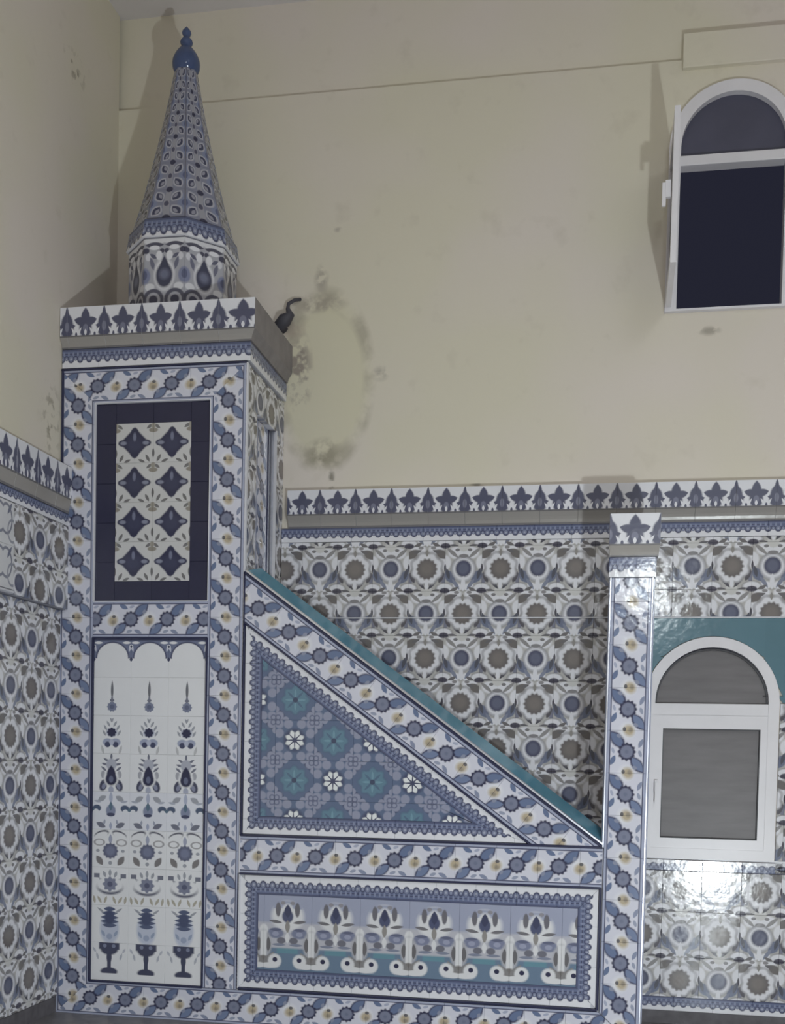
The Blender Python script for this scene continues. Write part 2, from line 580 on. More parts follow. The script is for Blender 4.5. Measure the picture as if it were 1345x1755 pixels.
def teal_mats():
    base = P(60, 76, 106)
    CIR = P(106, 110, 132)
    a = Pat('teal_rosette_tile', base, 1.0, 0.18)
    a.ring((0.46, 0.46), 0.19, 0.12, P(48, 58, 88), 'AA')
    a.ell((0.44, 0.44), (0.17, 0.12), CIR, 45, 'AA')
    a.ring((0.44, 0.44), 0.06, 0.3, P(78, 84, 110), 'AA')
    a.ell((0.5, 0.24), 0.085, CIR, 0, 'AA')
    a.ell((0.24, 0.5), 0.085, CIR, 0, 'AA')
    a.rose((0, 0), 0.345, 0.09, 8, P(50, 72, 100))
    a.rose((0, 0), 0.32, 0.10, 8, P(60, 96, 116))
    for k in range(2):
        a.leaf((0.15, 0.0) if k == 0 else (0.0, 0.15), (0.12, 0.028), P(72, 112, 130), 90 * k, 'AA')
    a.leaf((0.11, 0.11), (0.13, 0.028), P(52, 78, 104), 45, 'AA')
    a.ell((0, 0), 0.065, P(44, 54, 80), 0, 'P')
    b = Pat('daisy_tile', base, 1.0, 0.18)
    b.ell((0.44, 0.44), (0.17, 0.12), CIR, 45, 'AA')
    b.ring((0.44, 0.44), 0.06, 0.3, P(78, 84, 110), 'AA')
    b.ell((0.17, 0.40), 0.115, CIR, 0, 'AA')
    b.ell((0.40, 0.17), 0.115, CIR, 0, 'AA')
    b.ell((0, 0), 0.285, P(46, 54, 84), 0, 'P')
    b.rose((0, 0), 0.22, 0.13, 8, P(176, 178, 182), rot=22)
    b.leaf((0, 0), (0.26, 0.018), INK, 0, 'P')
    b.leaf((0, 0), (0.26, 0.018), INK, 90, 'P')
    b.leaf((0, 0), (0.26, 0.018), INK, 45, 'AA')
    b.ell((0, 0), 0.06, INK, 0, 'P')
    return a.done(), b.done()


def tulip_mat():
    A = 0.40 / 0.25
    p = Pat('tulip_panel_tile', P(116, 121, 144), A)
    WH = P(168, 168, 172)
    p.box((0, -0.80 + 0.24), (2, 0.26), P(70, 92, 116), 0, 'P')
    p.box((0, -0.36), (0.22, 0.07), P(62, 106, 122))
    p.box((0, -0.05), (2, 0.27), P(140, 140, 150), 0, 'P')
    # tulip head
    p.ell((0, 0.36), (0.34, 0.32), WH)
    p.box((0, 0.60), (0.3, 0.08), P(116, 121, 144))
    p.ell((0.20, 0.50), (0.055, 0.15), P(84, 82, 90))
    p.ell((0.10, 0.64), (0.05, 0.04), P(110, 108, 116))
    p.ell((0, 0.38), (0.15, 0.24), WH)
    p.ell((0, 0.36), (0.115, 0.14), P(54, 60, 90))
    p.leaf((0, 0.47), (0.14, 0.07), P(44, 48, 76), 90)
    p.leaf((0.25, 0.24), (0.14, 0.035), P(88, 86, 92), 8)
    p.leaf((0, 0.14), (0.14, 0.05), P(112, 108, 106), 90)
    # side flowers and leaves
    p.ell((0.25, -0.005), (0.17, 0.11), P(88, 94, 120))
    p.leaf((0.25, 0.07), (0.13, 0.03), P(70, 74, 100), 0)
    p.ell((0.25, -0.02), (0.07, 0.05), P(112, 116, 140))
    p.leaf((0, -0.10), (0.12, 0.05), WH, 90)
    p.ell((0.13, -0.16), (0.09, 0.07), P(84, 84, 96))
    p.leaf((0.18, -0.25), (0.15, 0.03), P(92, 98, 118), 0)
    # vase stem with two curls
    p.ell((0.5, 0.05), (0.09, 0.13), WH)
    p.ell((0.5, -0.25), (0.17, 0.30), P(132, 132, 140))
    p.leaf((0.40, -0.25), (0.16, 0.05), P(82, 80, 84), 90)
    p.box((0.5, -0.26), (0.065, 0.30), WH)
    p.ell((0.5, -0.62), (0.14, 0.13), P(98, 94, 94))
    p.leaf((0.40, -0.56), (0.2, 0.06), P(104, 102, 104), -50)
    p.ell((0.26, -0.60), (0.14, 0.15), WH)
    p.ell((0.38, -0.70), (0.17, 0.06), WH)
    p.ell((0.255, -0.57), (0.05, 0.05), NAVY)
    return p.done()


def spire_mats():
    base = P(98, 100, 118)
    a = Pat('cone_tile', base, 1.0, 0.22)
    a.box((0, 0), (0.09, 0.6), P(118, 118, 128), 0, 'P')
    a.ell((0.5, 0.0), (0.2, 0.32), P(90, 98, 126))
    a.leaf((0.27, 0.25), (0.22, 0.16), P(138, 138, 148), 55, 'AA')
    a.leaf((0.27, 0.25), (0.17, 0.11), P(46, 48, 72), 55, 'AA')
    a.leaf((0.24, 0.27), (0.10, 0.05), P(112, 112, 126), 55, 'AA')
    a.ell((0.5, 0.0), (0.09, 0.12), P(62, 70, 102), 0, 'AA')
    a.ell((0.0, 0.5), (0.11, 0.10), P(44, 44, 66), 0, 'AA')
    a.ell((0, 0), (0.07, 0.09), P(60, 60, 80), 0, 'P')
    a.box((0.5, 0), (0.02, 0.6), P(90, 90, 104), 0, 'AA')
    b = Pat('drum_tile', P(128, 128, 138), 1.6, 0.22)
    b.ell((0.25, 0.76), (0.3, 0.10), P(166, 166, 172))
    b.leaf((0.25, 0.66), (0.24, 0.06), P(60, 60, 76), 0)
    b.ell((0.25, 0.60), (0.13, 0.05), WHITE)
    b.ell((0.46, 0.54), (0.08, 0.06), P(50, 50, 70))
    b.ell((0.06, 0.53), (0.06, 0.05), P(54, 54, 72))
    b.ell((0.13, 0.43), (0.08, 0.10), WHITE)
    b.ell((0.40, 0.40), (0.07, 0.08), P(160, 160, 168))
    b.leaf((0.28, 0.42), (0.10, 0.04), P(66, 68, 88), 30)
    b.ell((0.36, -0.24), (0.12, 0.08), P(164, 164, 170))
    b.leaf((0.3, 0.25), (0.16, 0.05), P(78, 80, 100), 70)
    b.ell((0.5, 0.0), (0.15, 0.17), P(88, 94, 124))
    b.ell((0.5, 0.02), (0.07, 0.10), P(62, 68, 98))
    b.ell((0, 0.02), (0.26, 0.34), P(170, 170, 176))
    b.ell((0, 0.0), (0.21, 0.26), P(46, 48, 70))
    b.leaf((0, 0.12), (0.30, 0.12), P(46, 48, 70), 90)
    b.ell((0, 0.03), (0.12, 0.11), P(78, 82, 106), s=0.4)
    b.ring((0.27, -0.52), (0.22, 0.20), 0.2, P(62, 62, 78))
    b.ell((0.27, -0.52), (0.11, 0.10), P(48, 48, 68))
    b.ell((0, -0.66), (0.11, 0.09), P(54, 54, 72))
    b.ell((0.5, -0.70), (0.12, 0.09), P(54, 54, 72))
    return a.done(), b.done()


M['border'] = border_mat()
M['brown'], M['blueflower'] = wall_brown(), wall_blue()
M['fringe'] = fringe_mat()
M['cornice'] = cornice_mat()
M['quatrefoil'] = quatrefoil_mat()
M['panel'] = panel_mats()
M['rosette'], M['daisy'] = teal_mats()
M['tulip'] = tulip_mat()
M['cone'], M['drum'] = spire_mats()
M['navy'] = Pat('navy_plain_tile', P(30, 30, 56), 1, 0.22).done(0.2)
M['teal'] = Pat('teal_plain_tile', P(57, 94, 108), 1, 0.15).done(0.12)


def curl_mat():
    p = Pat('pale_curl_tile', P(160, 160, 164), 1.2)
    p.ring((0.15, 0.1), (0.25, 0.4), 0.1, P(96, 98, 112))
    p.ring((0.42, -0.2), (0.2, 0.3), 0.12, P(110, 112, 124))
    p.leaf((0.3, 0.4), (0.2, 0.05), P(80, 84, 104), 60)
    return p.done()


M['curl'] = curl_mat()


def plaster(name, stain):
    m = D.materials.new(name)
    m.use_nodes = True
    t = m.node_tree
    b = t.nodes['Principled BSDF']
    b.inputs['Roughness'].default_value = 0.75
    g = t.nodes.new('ShaderNodeNewGeometry')

    def N(kind, **kw):
        nd = t.nodes.new(kind)
        for k, v in kw.items():
            setattr(nd, k, v)
        return nd

    def noise(scale, detail=4.0):
        nd = N('ShaderNodeTexNoise')
        nd.inputs['Scale'].default_value = scale
        nd.inputs['Detail'].default_value = detail
        t.links.new(g.outputs[0], nd.inputs[0])
        return nd.outputs[0]

    def rng(v, a, c, d=0.0, e=1.0):
        r = N('ShaderNodeMapRange')
        r.inputs[1].default_value, r.inputs[2].default_value = a, c
        r.inputs[3].default_value, r.inputs[4].default_value = d, e
        t.links.new(v, r.inputs[0])
        return r.outputs[0]

    def mul(x, y):
        nd = N('ShaderNodeMath', operation='MULTIPLY')
        for i, v in enumerate((x, y)):
            if isinstance(v, float):
                nd.inputs[i].default_value = v
            else:
                t.links.new(v, nd.inputs[i])
        return nd.outputs[0]

    def mix(fac, a, c):
        nd = N('ShaderNodeMix', data_type='RGBA')
        if isinstance(fac, float):
            nd.inputs[0].default_value = fac
        else:
            t.links.new(fac, nd.inputs[0])
        for i, v in ((6, a), (7, c)):
            if isinstance(v, tuple):
                nd.inputs[i].default_value = v
            else:
                t.links.new(v, nd.inputs[i])
        return nd.outputs[2]

    col = mix(rng(noise(0.9, 2.0), 0.42, 0.6), P(166, 161, 147), P(168, 161, 154))
    col = mix(rng(noise(7.0), 0.62, 0.8, 0.0, 0.25), col, P(138, 131, 118))

    def blob(c, r, lo, hi):
        mp = N('ShaderNodeMapping', vector_type='TEXTURE')
        mp.inputs[1].default_value = c
        mp.inputs[3].default_value = r
        t.links.new(g.outputs[0], mp.inputs[0])
        ln = N('ShaderNodeVectorMath', operation='LENGTH')
        t.links.new(mp.outputs[0], ln.inputs[0])
        return ln.outputs[1], mp.outputs[0]

    if stain:
        # damp patch left by an old arch-shaped fixture, with flaked paint beside it
        ln, q = blob((1.25, WALL, 3.50), (0.27, 9.0, 0.48), 0, 1)
        col = mix(mul(rng(ln, 1.06, 0.80), 0.75), col, P(163, 159, 138))
        sub = N('ShaderNodeMath', operation='SUBTRACT')
        sub.inputs[1].default_value = 0.95
        t.links.new(ln, sub.inputs[0])
        ab = N('ShaderNodeMath', operation='ABSOLUTE')
        t.links.new(sub.outputs[0], ab.inputs[0])
        ring = mul(rng(ab.outputs[0], 0.17, 0.05), rng(noise(6.0), 0.40, 0.60))
        col = mix(mul(ring, 0.65), col, P(126, 121, 106))
        for c, r, lo, hi, k, colr, sc in (
                ((1.10, WALL, 3.55), (0.09, 9, 0.26), 1.0, 0.5, 0.9, P(112, 104, 98), 16.0),
                ((1.25, WALL, 3.10), (0.13, 9, 0.10), 1.0, 0.4, 0.8, P(118, 112, 98), 12.0),
                ((1.20, WALL, 3.93), (0.20, 9, 0.06), 1.0, 0.4, 0.8, P(124, 117, 106), 14.0),
                ((1.22, WALL, 4.06), (0.05, 9, 0.10), 1.0, 0.3, 0.8, P(128, 122, 112), 18.0),
                ((1.57, WALL, 3.53), (0.06, 9, 0.05), 1.0, 0.3, 0.8, P(132, 127, 118), 18.0),
                ((1.30, WALL, 2.95), (0.025, 9, 0.09), 1.0, 0.3, 0.9, P(108, 103, 94), 20.0),
                ((1.06, WALL, 3.80), (0.10, 9, 0.07), 1.0, 0.4, 0.6, P(134, 122, 112), 10.0),
                ((1.31, WALL, 4.33), (0.03, 9, 0.02), 1.0, 0.3, 0.7, P(132, 126, 116), 20.0),
                ((3.33, WALL, 3.68), (0.07, 9, 0.03), 1.0, 0.3, 0.8, P(120, 114, 104), 20.0),
                ((2.12, WALL, 2.905), (0.05, 9, 0.012), 1.0, 0.3, 0.9, P(110, 105, 98), 20.0)):
            ln2, _ = blob(c, r, lo, hi)
            f = mul(mul(rng(ln2, lo, hi), rng(noise(sc), 0.42, 0.56)), k)
            col = mix(f, col, colr)
    else:
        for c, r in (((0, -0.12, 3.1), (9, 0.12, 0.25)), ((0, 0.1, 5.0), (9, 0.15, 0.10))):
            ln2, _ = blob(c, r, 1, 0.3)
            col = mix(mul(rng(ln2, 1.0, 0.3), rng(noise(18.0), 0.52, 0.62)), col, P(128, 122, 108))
    t.links.new(col, b.inputs['Base Color'])
    bp = N('ShaderNodeBump')
    bp.inputs['Strength'].default_value = 0.15
    bp.inputs['Distance'].default_value = 0.01
    t.links.new(noise(11.0), bp.inputs['Height'])
    t.links.new(bp.outputs[0], b.inputs['Normal'])
    return m


M['plaster_back'] = plaster('stained_cream_plaster', True)
M['plaster'] = plaster('cream_plaster', False)


def frosted(name, col, sc, metal_like=0.0):
    m = D.materials.new(name)
    m.use_nodes = True
    t = m.node_tree
    b = t.nodes['Principled BSDF']
    b.inputs['Roughness'].default_value = 0.45
    g = t.nodes.new('ShaderNodeNewGeometry')
    mp = t.nodes.new('ShaderNodeMapping')
    mp.inputs[3].default_value = sc
    t.links.new(g.outputs[0], mp.inputs[0])
    no = t.nodes.new('ShaderNodeTexNoise')
    no.inputs['Scale'].default_value = 5.0
    no.inputs['Detail'].default_value = 5.0
    t.links.new(mp.outputs[0], no.inputs[0])
    cr = t.nodes.new('ShaderNodeMix')
    cr.data_type = 'RGBA'
    t.links.new(no.outputs[0], cr.inputs[0])
    cr.inputs[6].default_value = tuple(c * 0.7 for c in col[:3]) + (1,)
    cr.inputs[7].default_value = tuple(c * 1.3 for c in col[:3]) + (1,)
    t.links.new(cr.outputs[2], b.inputs['Base Color'])
    return m


M['frost'] = frosted('frosted_grey_glass', P(80, 77, 79), (1, 1, 6))
M['darkglass'] = frosted('dark_tinted_glass', P(56, 56, 70), (1, 1, 1))

# ------------------------------------------------------------------ mesh and object helpers


def link(name, mesh, parent=None, mat=None, mw=None, label=None):
    o = D.objects.new(name, mesh)
    COL.objects.link(o)
    if mat is not None and mesh is not None and not mesh.materials:
        mesh.materials.append(mat)
    if mw is not None:
        o.matrix_world = mw
    if parent is not None:
        o.parent = parent
        o.matrix_parent_inverse = PW[parent.name].inverted()
    PW[o.name] = mw.copy() if mw is not None else Matrix.Identity(4)
    if label:
        o['label'] = label
    return o


PW = {}


def empty(name, loc, parent=None):
    return link(name, None, parent, mw=Matrix.Translation(loc))


def structure(o, label, cat):
    o['kind'] = 'structure'
    o['label'] = label
    o['category'] = cat
    return o


def frame(o, ex, ez):
    ex, ez = Vector(ex).normalized(), Vector(ez).normalized()
    ey = ez.cross(ex)
    mw = Matrix.Identity(4)
    for i in range(3):
        mw[i][0], mw[i][1], mw[i][2], mw[i][3] = ex[i], ey[i], ez[i], o[i]
    return mw


def box_mesh(name, lo, hi, bev=0.0):
    bm = bmesh.new()
    bmesh.ops.create_cube(bm, size=1.0)
    for v in bm.verts:
        v.co = Vector([lo[i] if v.co[i] < 0 else hi[i] for i in range(3)])
    if bev:
        bmesh.ops.bevel(bm, geom=list(bm.edges), offset=bev, segments=2, affect='EDGES', profile=0.5)
    me = D.meshes.new(name)
    bm.to_mesh(me)
    bm.free()
    return me


def join_boxes(name, boxes, bev=0.0):
    bm = bmesh.new()
    for lo, hi in boxes:
        r = bmesh.ops.create_cube(bm, size=1.0)
        for v in r['verts']:
            v.co = Vector([lo[i] if v.co[i] < 0 else hi[i] for i in range(3)])
    me = D.meshes.new(name)
    bm.to_mesh(me)
    bm.free()
    return me


def prism_mesh(name, polys, y0, y1):
    """polygons in x-z extruded from y0 to y1, one mesh"""
    vs, fs = [], []
    for poly in polys:
        k, n = len(vs), len(poly)
        vs += [(x, y0, z) for x, z in poly] + [(x, y1, z) for x, z in poly]
        fs.append([k + i for i in range(n)])
        fs.append([k + n + i for i in reversed(range(n))])
        for i in range(n):
            j = (i + 1) % n
            fs.append([k + j, k + i, k + n + i, k + n + j])
    me = D.meshes.new(name)
    me.from_pydata(vs, [], fs)
    bm = bmesh.new()
    bm.from_mesh(me)
    bmesh.ops.recalc_face_normals(bm, faces=bm.faces)
    bm.to_mesh(me)
    bm.free()
    return me


def area2(poly):
    return 0.5 * sum(poly[i][0] * poly[(i + 1) % len(poly)][1] - poly[(i + 1) % len(poly)][0] * poly[i][1] for i in range(len(poly)))


def clip(poly, region):
    """convex clip, both counter-clockwise"""
    out = list(poly)
    for i in range(len(region)):
        a, b = region[i], region[(i + 1) % len(region)]
        ins = lambda p: (b[0] - a[0]) * (p[1] - a[1]) - (b[1] - a[1]) * (p[0] - a[0])
        src, out = out, []
        for j in range(len(src)):
            p, q = src[j], src[(j + 1) % len(src)]
            dp, dq = ins(p), ins(q)
            if dp >= -1e-9:
                out.append(p)
            if (dp > 1e-9 and dq < -1e-9) or (dp < -1e-9 and dq > 1e-9):
                t = dp / (dp - dq)
                out.append((p[0] + (q[0] - p[0]) * t, p[1] + (q[1] - p[1]) * t))
        if len(out) < 3:
            return []
    res = []
    for p in out:
        if not res or (abs(p[0] - res[-1][0]) + abs(p[1] - res[-1][1])) > 1e-5:
            res.append(p)
    if len(res) > 2 and abs(res[0][0] - res[-1][0]) + abs(res[0][1] - res[-1][1]) < 1e-5:
        res.pop()
    return res if len(res) > 2 else []


def inset(poly, d):
    n = len(poly)
    out = []
    for i in range(n):
        p0, p1, p2 = Vector(poly[i - 1]), Vector(poly[i]), Vector(poly[(i + 1) % n])
        e1, e2 = (p1 - p0), (p2 - p1)
        if e1.length < 1e-6 or e2.length < 1e-6:
            return None
        e1.normalize()
        e2.normalize()
        n1, n2 = Vector((-e1.y, e1.x)), Vector((-e2.y, e2.x))
        den = 1 + n1.dot(n2)
        if den < 0.15:
            den = 0.15
        out.append(tuple(p1 + (n1 + n2) * d / den))
    if area2(out) <= 0:
        return None
    return out


def tile_mesh(name, poly, uvf, th, mat, bev=0.0014, gap=0.0003):
    """a glazed tile lying in local x-z, face towards -y, with a softened arris"""
    a = inset(poly, gap) or poly
    b = inset(a, bev) or a
    n = len(a)
    vs = [(x, 0, z) for x, z in a] + [(x, -(th - bev), z) for x, z in a] + [(x, -th, z) for x, z in b]
    fs = [[2 * n + i for i in range(n)]]
    for i in range(n):
        j = (i + 1) % n
        fs.append([i, j, n + j, n + i])
        fs.append([n + i, n + j, 2 * n + j, 2 * n + i])
    me = D.meshes.new(name)
    me.from_pydata(vs, [], fs)
    ul = me.uv_layers.new(name='UVMap')
    for lp in me.loops:
        v = vs[lp.vertex_index]
        ul.data[lp.index].uv = uvf(v[0], v[2])
    me.materials.append(mat)
    me.update()
    return me


CACHE = {}


def strip(parent, name, mat, fr, p0, d, width, L, region, th, k0, k1, phase=0.0, flip=False, part=0):
    """a run of tiles along d in the plane fr = (origin, ex, ez); cut to region.
    mat may be a function of the index. v runs to the left of d (to the right when flip)."""
    o, ex, ez = Vector(fr[0]), Vector(fr[1]), Vector(fr[2])
    d = Vector(d).normalized()
    nrm = Vector((-d.y, d.x))
    reg = region
    if reg is not None and area2(reg) < 0:
        reg = reg[::-1]
    for k in range(k0, k1):
        mt = mat(k) if callable(mat) else mat
        u0 = k * L + phase
        c0 = Vector(p0) + d * u0
        full = [(0, 0), (L, 0), (L, width), (0, width)]
        if reg is not None:
            world2 = [tuple(c0 + d * x + nrm * z) for x, z in full]
            cl = clip(world2, reg)
            if not cl or area2(cl) < 0.0004:
                continue
            whole = area2(cl) > 0.999 * L * width
        else:
            whole = True
        uvf = (lambda x, z: (1 - x / L, 1 - z / width)) if flip else (lambda x, z: (x / L, z / width))
        if whole:
            key = (name, mt.name, round(L, 4), round(width, 4), th, flip)
            if key not in CACHE:
                CACHE[key] = tile_mesh(name, full, uvf, th, mt)
            me = CACHE[key]
        else:
            loc = []
            for p in cl:
                q = Vector(p) - c0
                loc.append((q.dot(d), q.dot(nrm)))
            me = tile_mesh(name, loc, uvf, th, mt)
        link(name, me, parent, mw=frame(o + ex * c0.x + ez * c0.y, ex * d.x + ez * d.y, ex * nrm.x + ez * nrm.y))


def grid(parent, name, matf, fr, x0, z0, w, h, nx, nz, th, region=None, regions=None, skip=None):
    """rows and columns of tiles; matf(i, j) gives the print"""
    o, ex, ez = Vector(fr[0]), Vector(fr[1]), Vector(fr[2])
    regs = regions if regions is not None else [region]
    for j in range(nz):
        for i in range(nx):
            if skip and skip(i, j):
                continue
            mt = matf(i, j)
            c = (x0 + i * w, z0 + j * h)
            full = [(0, 0), (w, 0), (w, h), (0, h)]
            for reg in regs:
                if reg is None:
                    cl = None
                else:
                    r = reg if area2(reg) > 0 else reg[::-1]
                    cl = clip([(c[0] + x, c[1] + z) for x, z in full], r)
                    if not cl or area2(cl) < 0.0003:
                        continue
                    if area2(cl) > 0.999 * w * h:
                        cl = None
                uvf = lambda x, z: (x / w, z / h)
                if cl is None:
                    key = (name, mt.name, round(w, 4), round(h, 4), th)
                    if key not in CACHE:
                        CACHE[key] = tile_mesh(name, full, uvf, th, mt)
                    me = CACHE[key]
                else:
                    me = tile_mesh(name, [(x - c[0], z - c[1]) for x, z in cl], uvf, th, mt)
                link(name, me, parent, mw=frame(o + ex * c[0] + ez * c[1], ex, ez))


def bar(parent, name, fr, a, b, w, th, mat, base=0.0):
    """a thin trim strip in the plane fr from a to b (2D), w wide, th proud"""
    o, ex, ez = Vector(fr[0]), Vector(fr[1]), Vector(fr[2])
    a, b = Vector(a), Vector(b)
    d = (b - a)
    L = d.length
    d.normalize()
    nrm = Vector((-d.y, d.x))
    key = ('bar', name, mat.name, round(L, 4), w, th, base)
    if key not in CACHE:
        h = w / 2
        prof = [(-h, -base), (-h, -(th * 0.7)), (-h * 0.5, -th), (h * 0.5, -th), (h, -(th * 0.7)), (h, -base)]
        vs = [(0, y, z) for z, y in prof] + [(L, y, z) for z, y in prof]
        n = len(prof)
        fs = [list(range(n)), [n + i for i in reversed(range(n))]]
        fs += [[i, n + i, n + (i + 1) % n, (i + 1) % n] for i in range(n)]
        me = D.meshes.new(name)
        me.from_pydata(vs, [], fs)
        bm = bmesh.new()
        bm.from_mesh(me)
        bmesh.ops.recalc_face_normals(bm, faces=bm.faces)
        bm.to_mesh(me)
        bm.free()
        me.materials.append(mat)
        CACHE[key] = me
    return link(name, CACHE[key], parent, mw=frame(o + ex * a.x + ez * a.y, ex * d.x + ez * d.y, ex * nrm.x + ez * nrm.y))


def cornice_run(parent, name, fr, x0, x1, ztop, hb, hc, out, inn, L, phase=0.0, miter0=0, miter1=0, mat=None):
    """cornice pieces: flat band of height hb standing 'out' proud, cove of height hc running back to 'inn'.
    In plane fr; miter +1 lengthens the end by the projection."""
    o, ex, ez = Vector(fr[0]), Vector(fr[1]), Vector(fr[2])
    prof = [(0.0, 0.0, 1.0), (out, 0.0, 1.0), (out, -hb, 0.28)]
    for k in range(1, 6):
        a = k / 5 * math.pi / 2
        prof.append((inn + (out - inn) * (1 - math.sin(a)) * 1.0, -hb - hc * (1 - math.cos(a)) if False else -hb - hc * (k / 5), 0.28 * (1 - k / 5)))
    prof.append((0.0, -hb - hc, 0.0))
    n = len(prof)
    k = math.floor((x0 - phase) / L)
    while k * L + phase < x1 - 1e-4:
        a, b = max(x0, k * L + phase), min(x1, (k + 1) * L + phase)
        ua, ub = (a - k * L - phase) / L, (b - k * L - phase) / L
        m0 = miter0 if a <= x0 + 1e-6 else 0
        m1 = miter1 if b >= x1 - 1e-6 else 0
        if b - a > 0.004:
            key = ('corn', name, round(b - a, 4), round(ua, 3), m0, m1, hb, hc, out, inn)
            if key not in CACHE or True:
                g = 0.0006
                vs = [(g - m0 * q[0], -q[0], q[1]) for q in prof] + [(b - a - g + m1 * q[0], -q[0], q[1]) for q in prof]
                fs, uvs = [], []
                for i in range(n - 1):
                    fs.append([i, i + 1, n + i + 1, n + i])
                    uvs.append([(ua, prof[i][2]), (ua, prof[i + 1][2]), (ub, prof[i + 1][2]), (ub, prof[i][2])])
                for base in (0, n):
                    idx = [base + i for i in range(n)]
                    fs.append(idx if base else idx[::-1])
                    uvs.append([(0.25, 0.5)] * n)
                me = D.meshes.new(name)
                me.from_pydata(vs, [], fs)
                ul = me.uv_layers.new(name='UVMap')
                for pl, uu in zip(me.polygons, uvs):
                    for li, w in zip(pl.loop_indices, uu):
                        ul.data[li].uv = w
                me.materials.append(mat or M['cornice'])
                CACHE[key] = me
            link(name, CACHE[key], parent, mw=frame(o + ex * a + ez * ztop, ex, ez))
        k += 1


def lathe_mesh(name, prof, seg=24):
    vs, fs = [], []
    for r, z in prof:
        for i in range(seg):
            a = 2 * math.pi * i / seg
            vs.append((r * math.cos(a), r * math.sin(a), z))
    for k in range(len(prof) - 1):
        for i in range(seg):
            j = (i + 1) % seg
            fs.append([k * seg + i, k * seg + j, (k + 1) * seg + j, (k + 1) * seg + i])
    fs.append(list(range(seg))[::-1])
    fs.append([(len(prof) - 1) * seg + i for i in range(seg)])
    me = D.meshes.new(name)
    me.from_pydata(vs, [], fs)
    for p in me.polygons:
        p.use_smooth = len(p.vertices) == 4
    return me


def arch_loop(cx, hw, zb, zs, n=24):
    """closed outline, counter-clockwise: rectangle with a round head"""
    pts = [(cx - hw, zb), (cx + hw, zb)]
    for i in range(n + 1):
        a = math.pi * i / n
        pts.append((cx + hw * math.cos(a), zs + hw * math.sin(a)))
    return pts


def ring_mesh(name, outer, inner, y0, y1):
    """frame between two outlines with equal counts"""
    n = len(outer)
    vs = [(x, y0, z) for x, z in outer] + [(x, y0, z) for x, z in inner] + [(x, y1, z) for x, z in outer] + [(x, y1, z) for x, z in inner]
    fs = []
    for i in range(n):
        j = (i + 1) % n
        fs += [[i, j, n + j, n + i], [2 * n + j, 2 * n + i, 3 * n + i, 3 * n + j],
               [j, i, 2 * n + i, 2 * n + j], [n + i, n + j, 3 * n + j, 3 * n + i]]
    me = D.meshes.new(name)
    me.from_pydata(vs, [], fs)
    bm = bmesh.new()
    bm.from_mesh(me)
    bmesh.ops.recalc_face_normals(bm, faces=bm.faces)
    bm.to_mesh(me)
    bm.free()
    return me


# planes: origin, right, up (as seen by someone facing them)
FRONT = ((0, 0, 0), (1, 0, 0), (0, 0, 1))
BACK = ((0, WALL, 0), (1, 0, 0), (0, 0, 1))

# ------------------------------------------------------------------ room shell
RX1, RY0, CEIL = 7.6, -9.6, 5.61
structure(link('floor', box_mesh('floor', (-0.3, RY0 - 0.3, -0.2), (RX1 + 0.3, WALL + 0.3, 0.0)), None, M['floor']),
          'grey floor at the foot of the tiled tower and walls', 'floor')
structure(link('ceiling', box_mesh('ceiling', (-0.3, RY0 - 0.3, CEIL), (RX1 + 0.3, WALL + 0.4, CEIL + 0.2)), None, M['ceiling']),
          'pale flat ceiling above the cream walls', 'ceiling')

W2 = dict(cx=3.40, hw=0.345, zb=0.895, zs=1.73)
W1 = dict(cx=3.42, hw=0.325, zb=3.78, zs=4.626)
STEP_Z = 5.085
xa, xb = 3.05, 3.76


def arch_top(w, n=24):
    return [(w['cx'] - w['hw'] * math.cos(math.pi * i / n), w['zs'] + w['hw'] * math.sin(math.pi * i / n)) for i in range(n + 1)]


polys = [
    [(-0.3, 0), (xa, 0), (xa, STEP_Z), (-0.3, STEP_Z)],
    [(xb, 0), (RX1 + 0.3, 0), (RX1 + 0.3, STEP_Z), (xb, STEP_Z)],
    [(xa, 0), (xb, 0), (xb, W2['zb']), (xa, W2['zb'])],
]
l2, r2 = W2['cx'] - W2['hw'], W2['cx'] + W2['hw']
l1, r1 = W1['cx'] - W1['hw'], W1['cx'] + W1['hw']
polys.append([(xa, W2['zb']), (l2, W2['zb'])] + arch_top(W2) + [(r2, W2['zb']), (xb, W2['zb']), (xb, W1['zb']), (xa, W1['zb'])])
polys.append([(xa, W1['zb']), (l1, W1['zb'])] + arch_top(W1) + [(r1, W1['zb']), (xb, W1['zb']), (xb, STEP_Z), (xa, STEP_Z)])
wall_back = structure(link('wall_back', prism_mesh('wall_back', polys, WALL, WALL + 0.28), None, M['plaster_back']),
                      'cream plastered back wall with damp stains above the tiled dado', 'wall')
link('upper_wall_band', box_mesh('upper_wall_band', (-0.3, WALL + 0.03, STEP_Z), (RX1 + 0.3, WALL + 0.28, CEIL)), wall_back, M['plaster_back'])
structure(link('wall_right', box_mesh('wall_right', (RX1, RY0, 0), (RX1 + 0.3, WALL, CEIL)), None, M['plaster_far']),
          'plain cream wall on the right side of the hall', 'wall')
structure(link('wall_front', box_mesh('wall_front', (0, RY0 - 0.3, 0), (RX1, RY0, CEIL)), None, M['plaster_far']),
          'plain cream wall behind the viewer', 'wall')
wall_left = structure(link('wall_left', box_mesh('wall_left', (-0.3, RY0, 0), (0.0, WALL, CEIL)), None, M['plaster']),
                      'cream plastered left wall above the tiled dado', 'wall')
structure(link('trim_1', box_mesh('trim_1', (3.15, WALL - 0.03, 5.03), (4.6, WALL + 0.03, 5.205), 0.004), None, M['plaster_back']),
          'shallow plaster lintel block over the upper arched window', 'trim')
structure(link('baseboard_left', box_mesh('baseboard_left', (0.0, -2.6, 0.0), (0.004, -0.012, 0.085)), None, M['skirt']),
          'dark unfinished strip at the foot of the left tiled wall', 'baseboard')

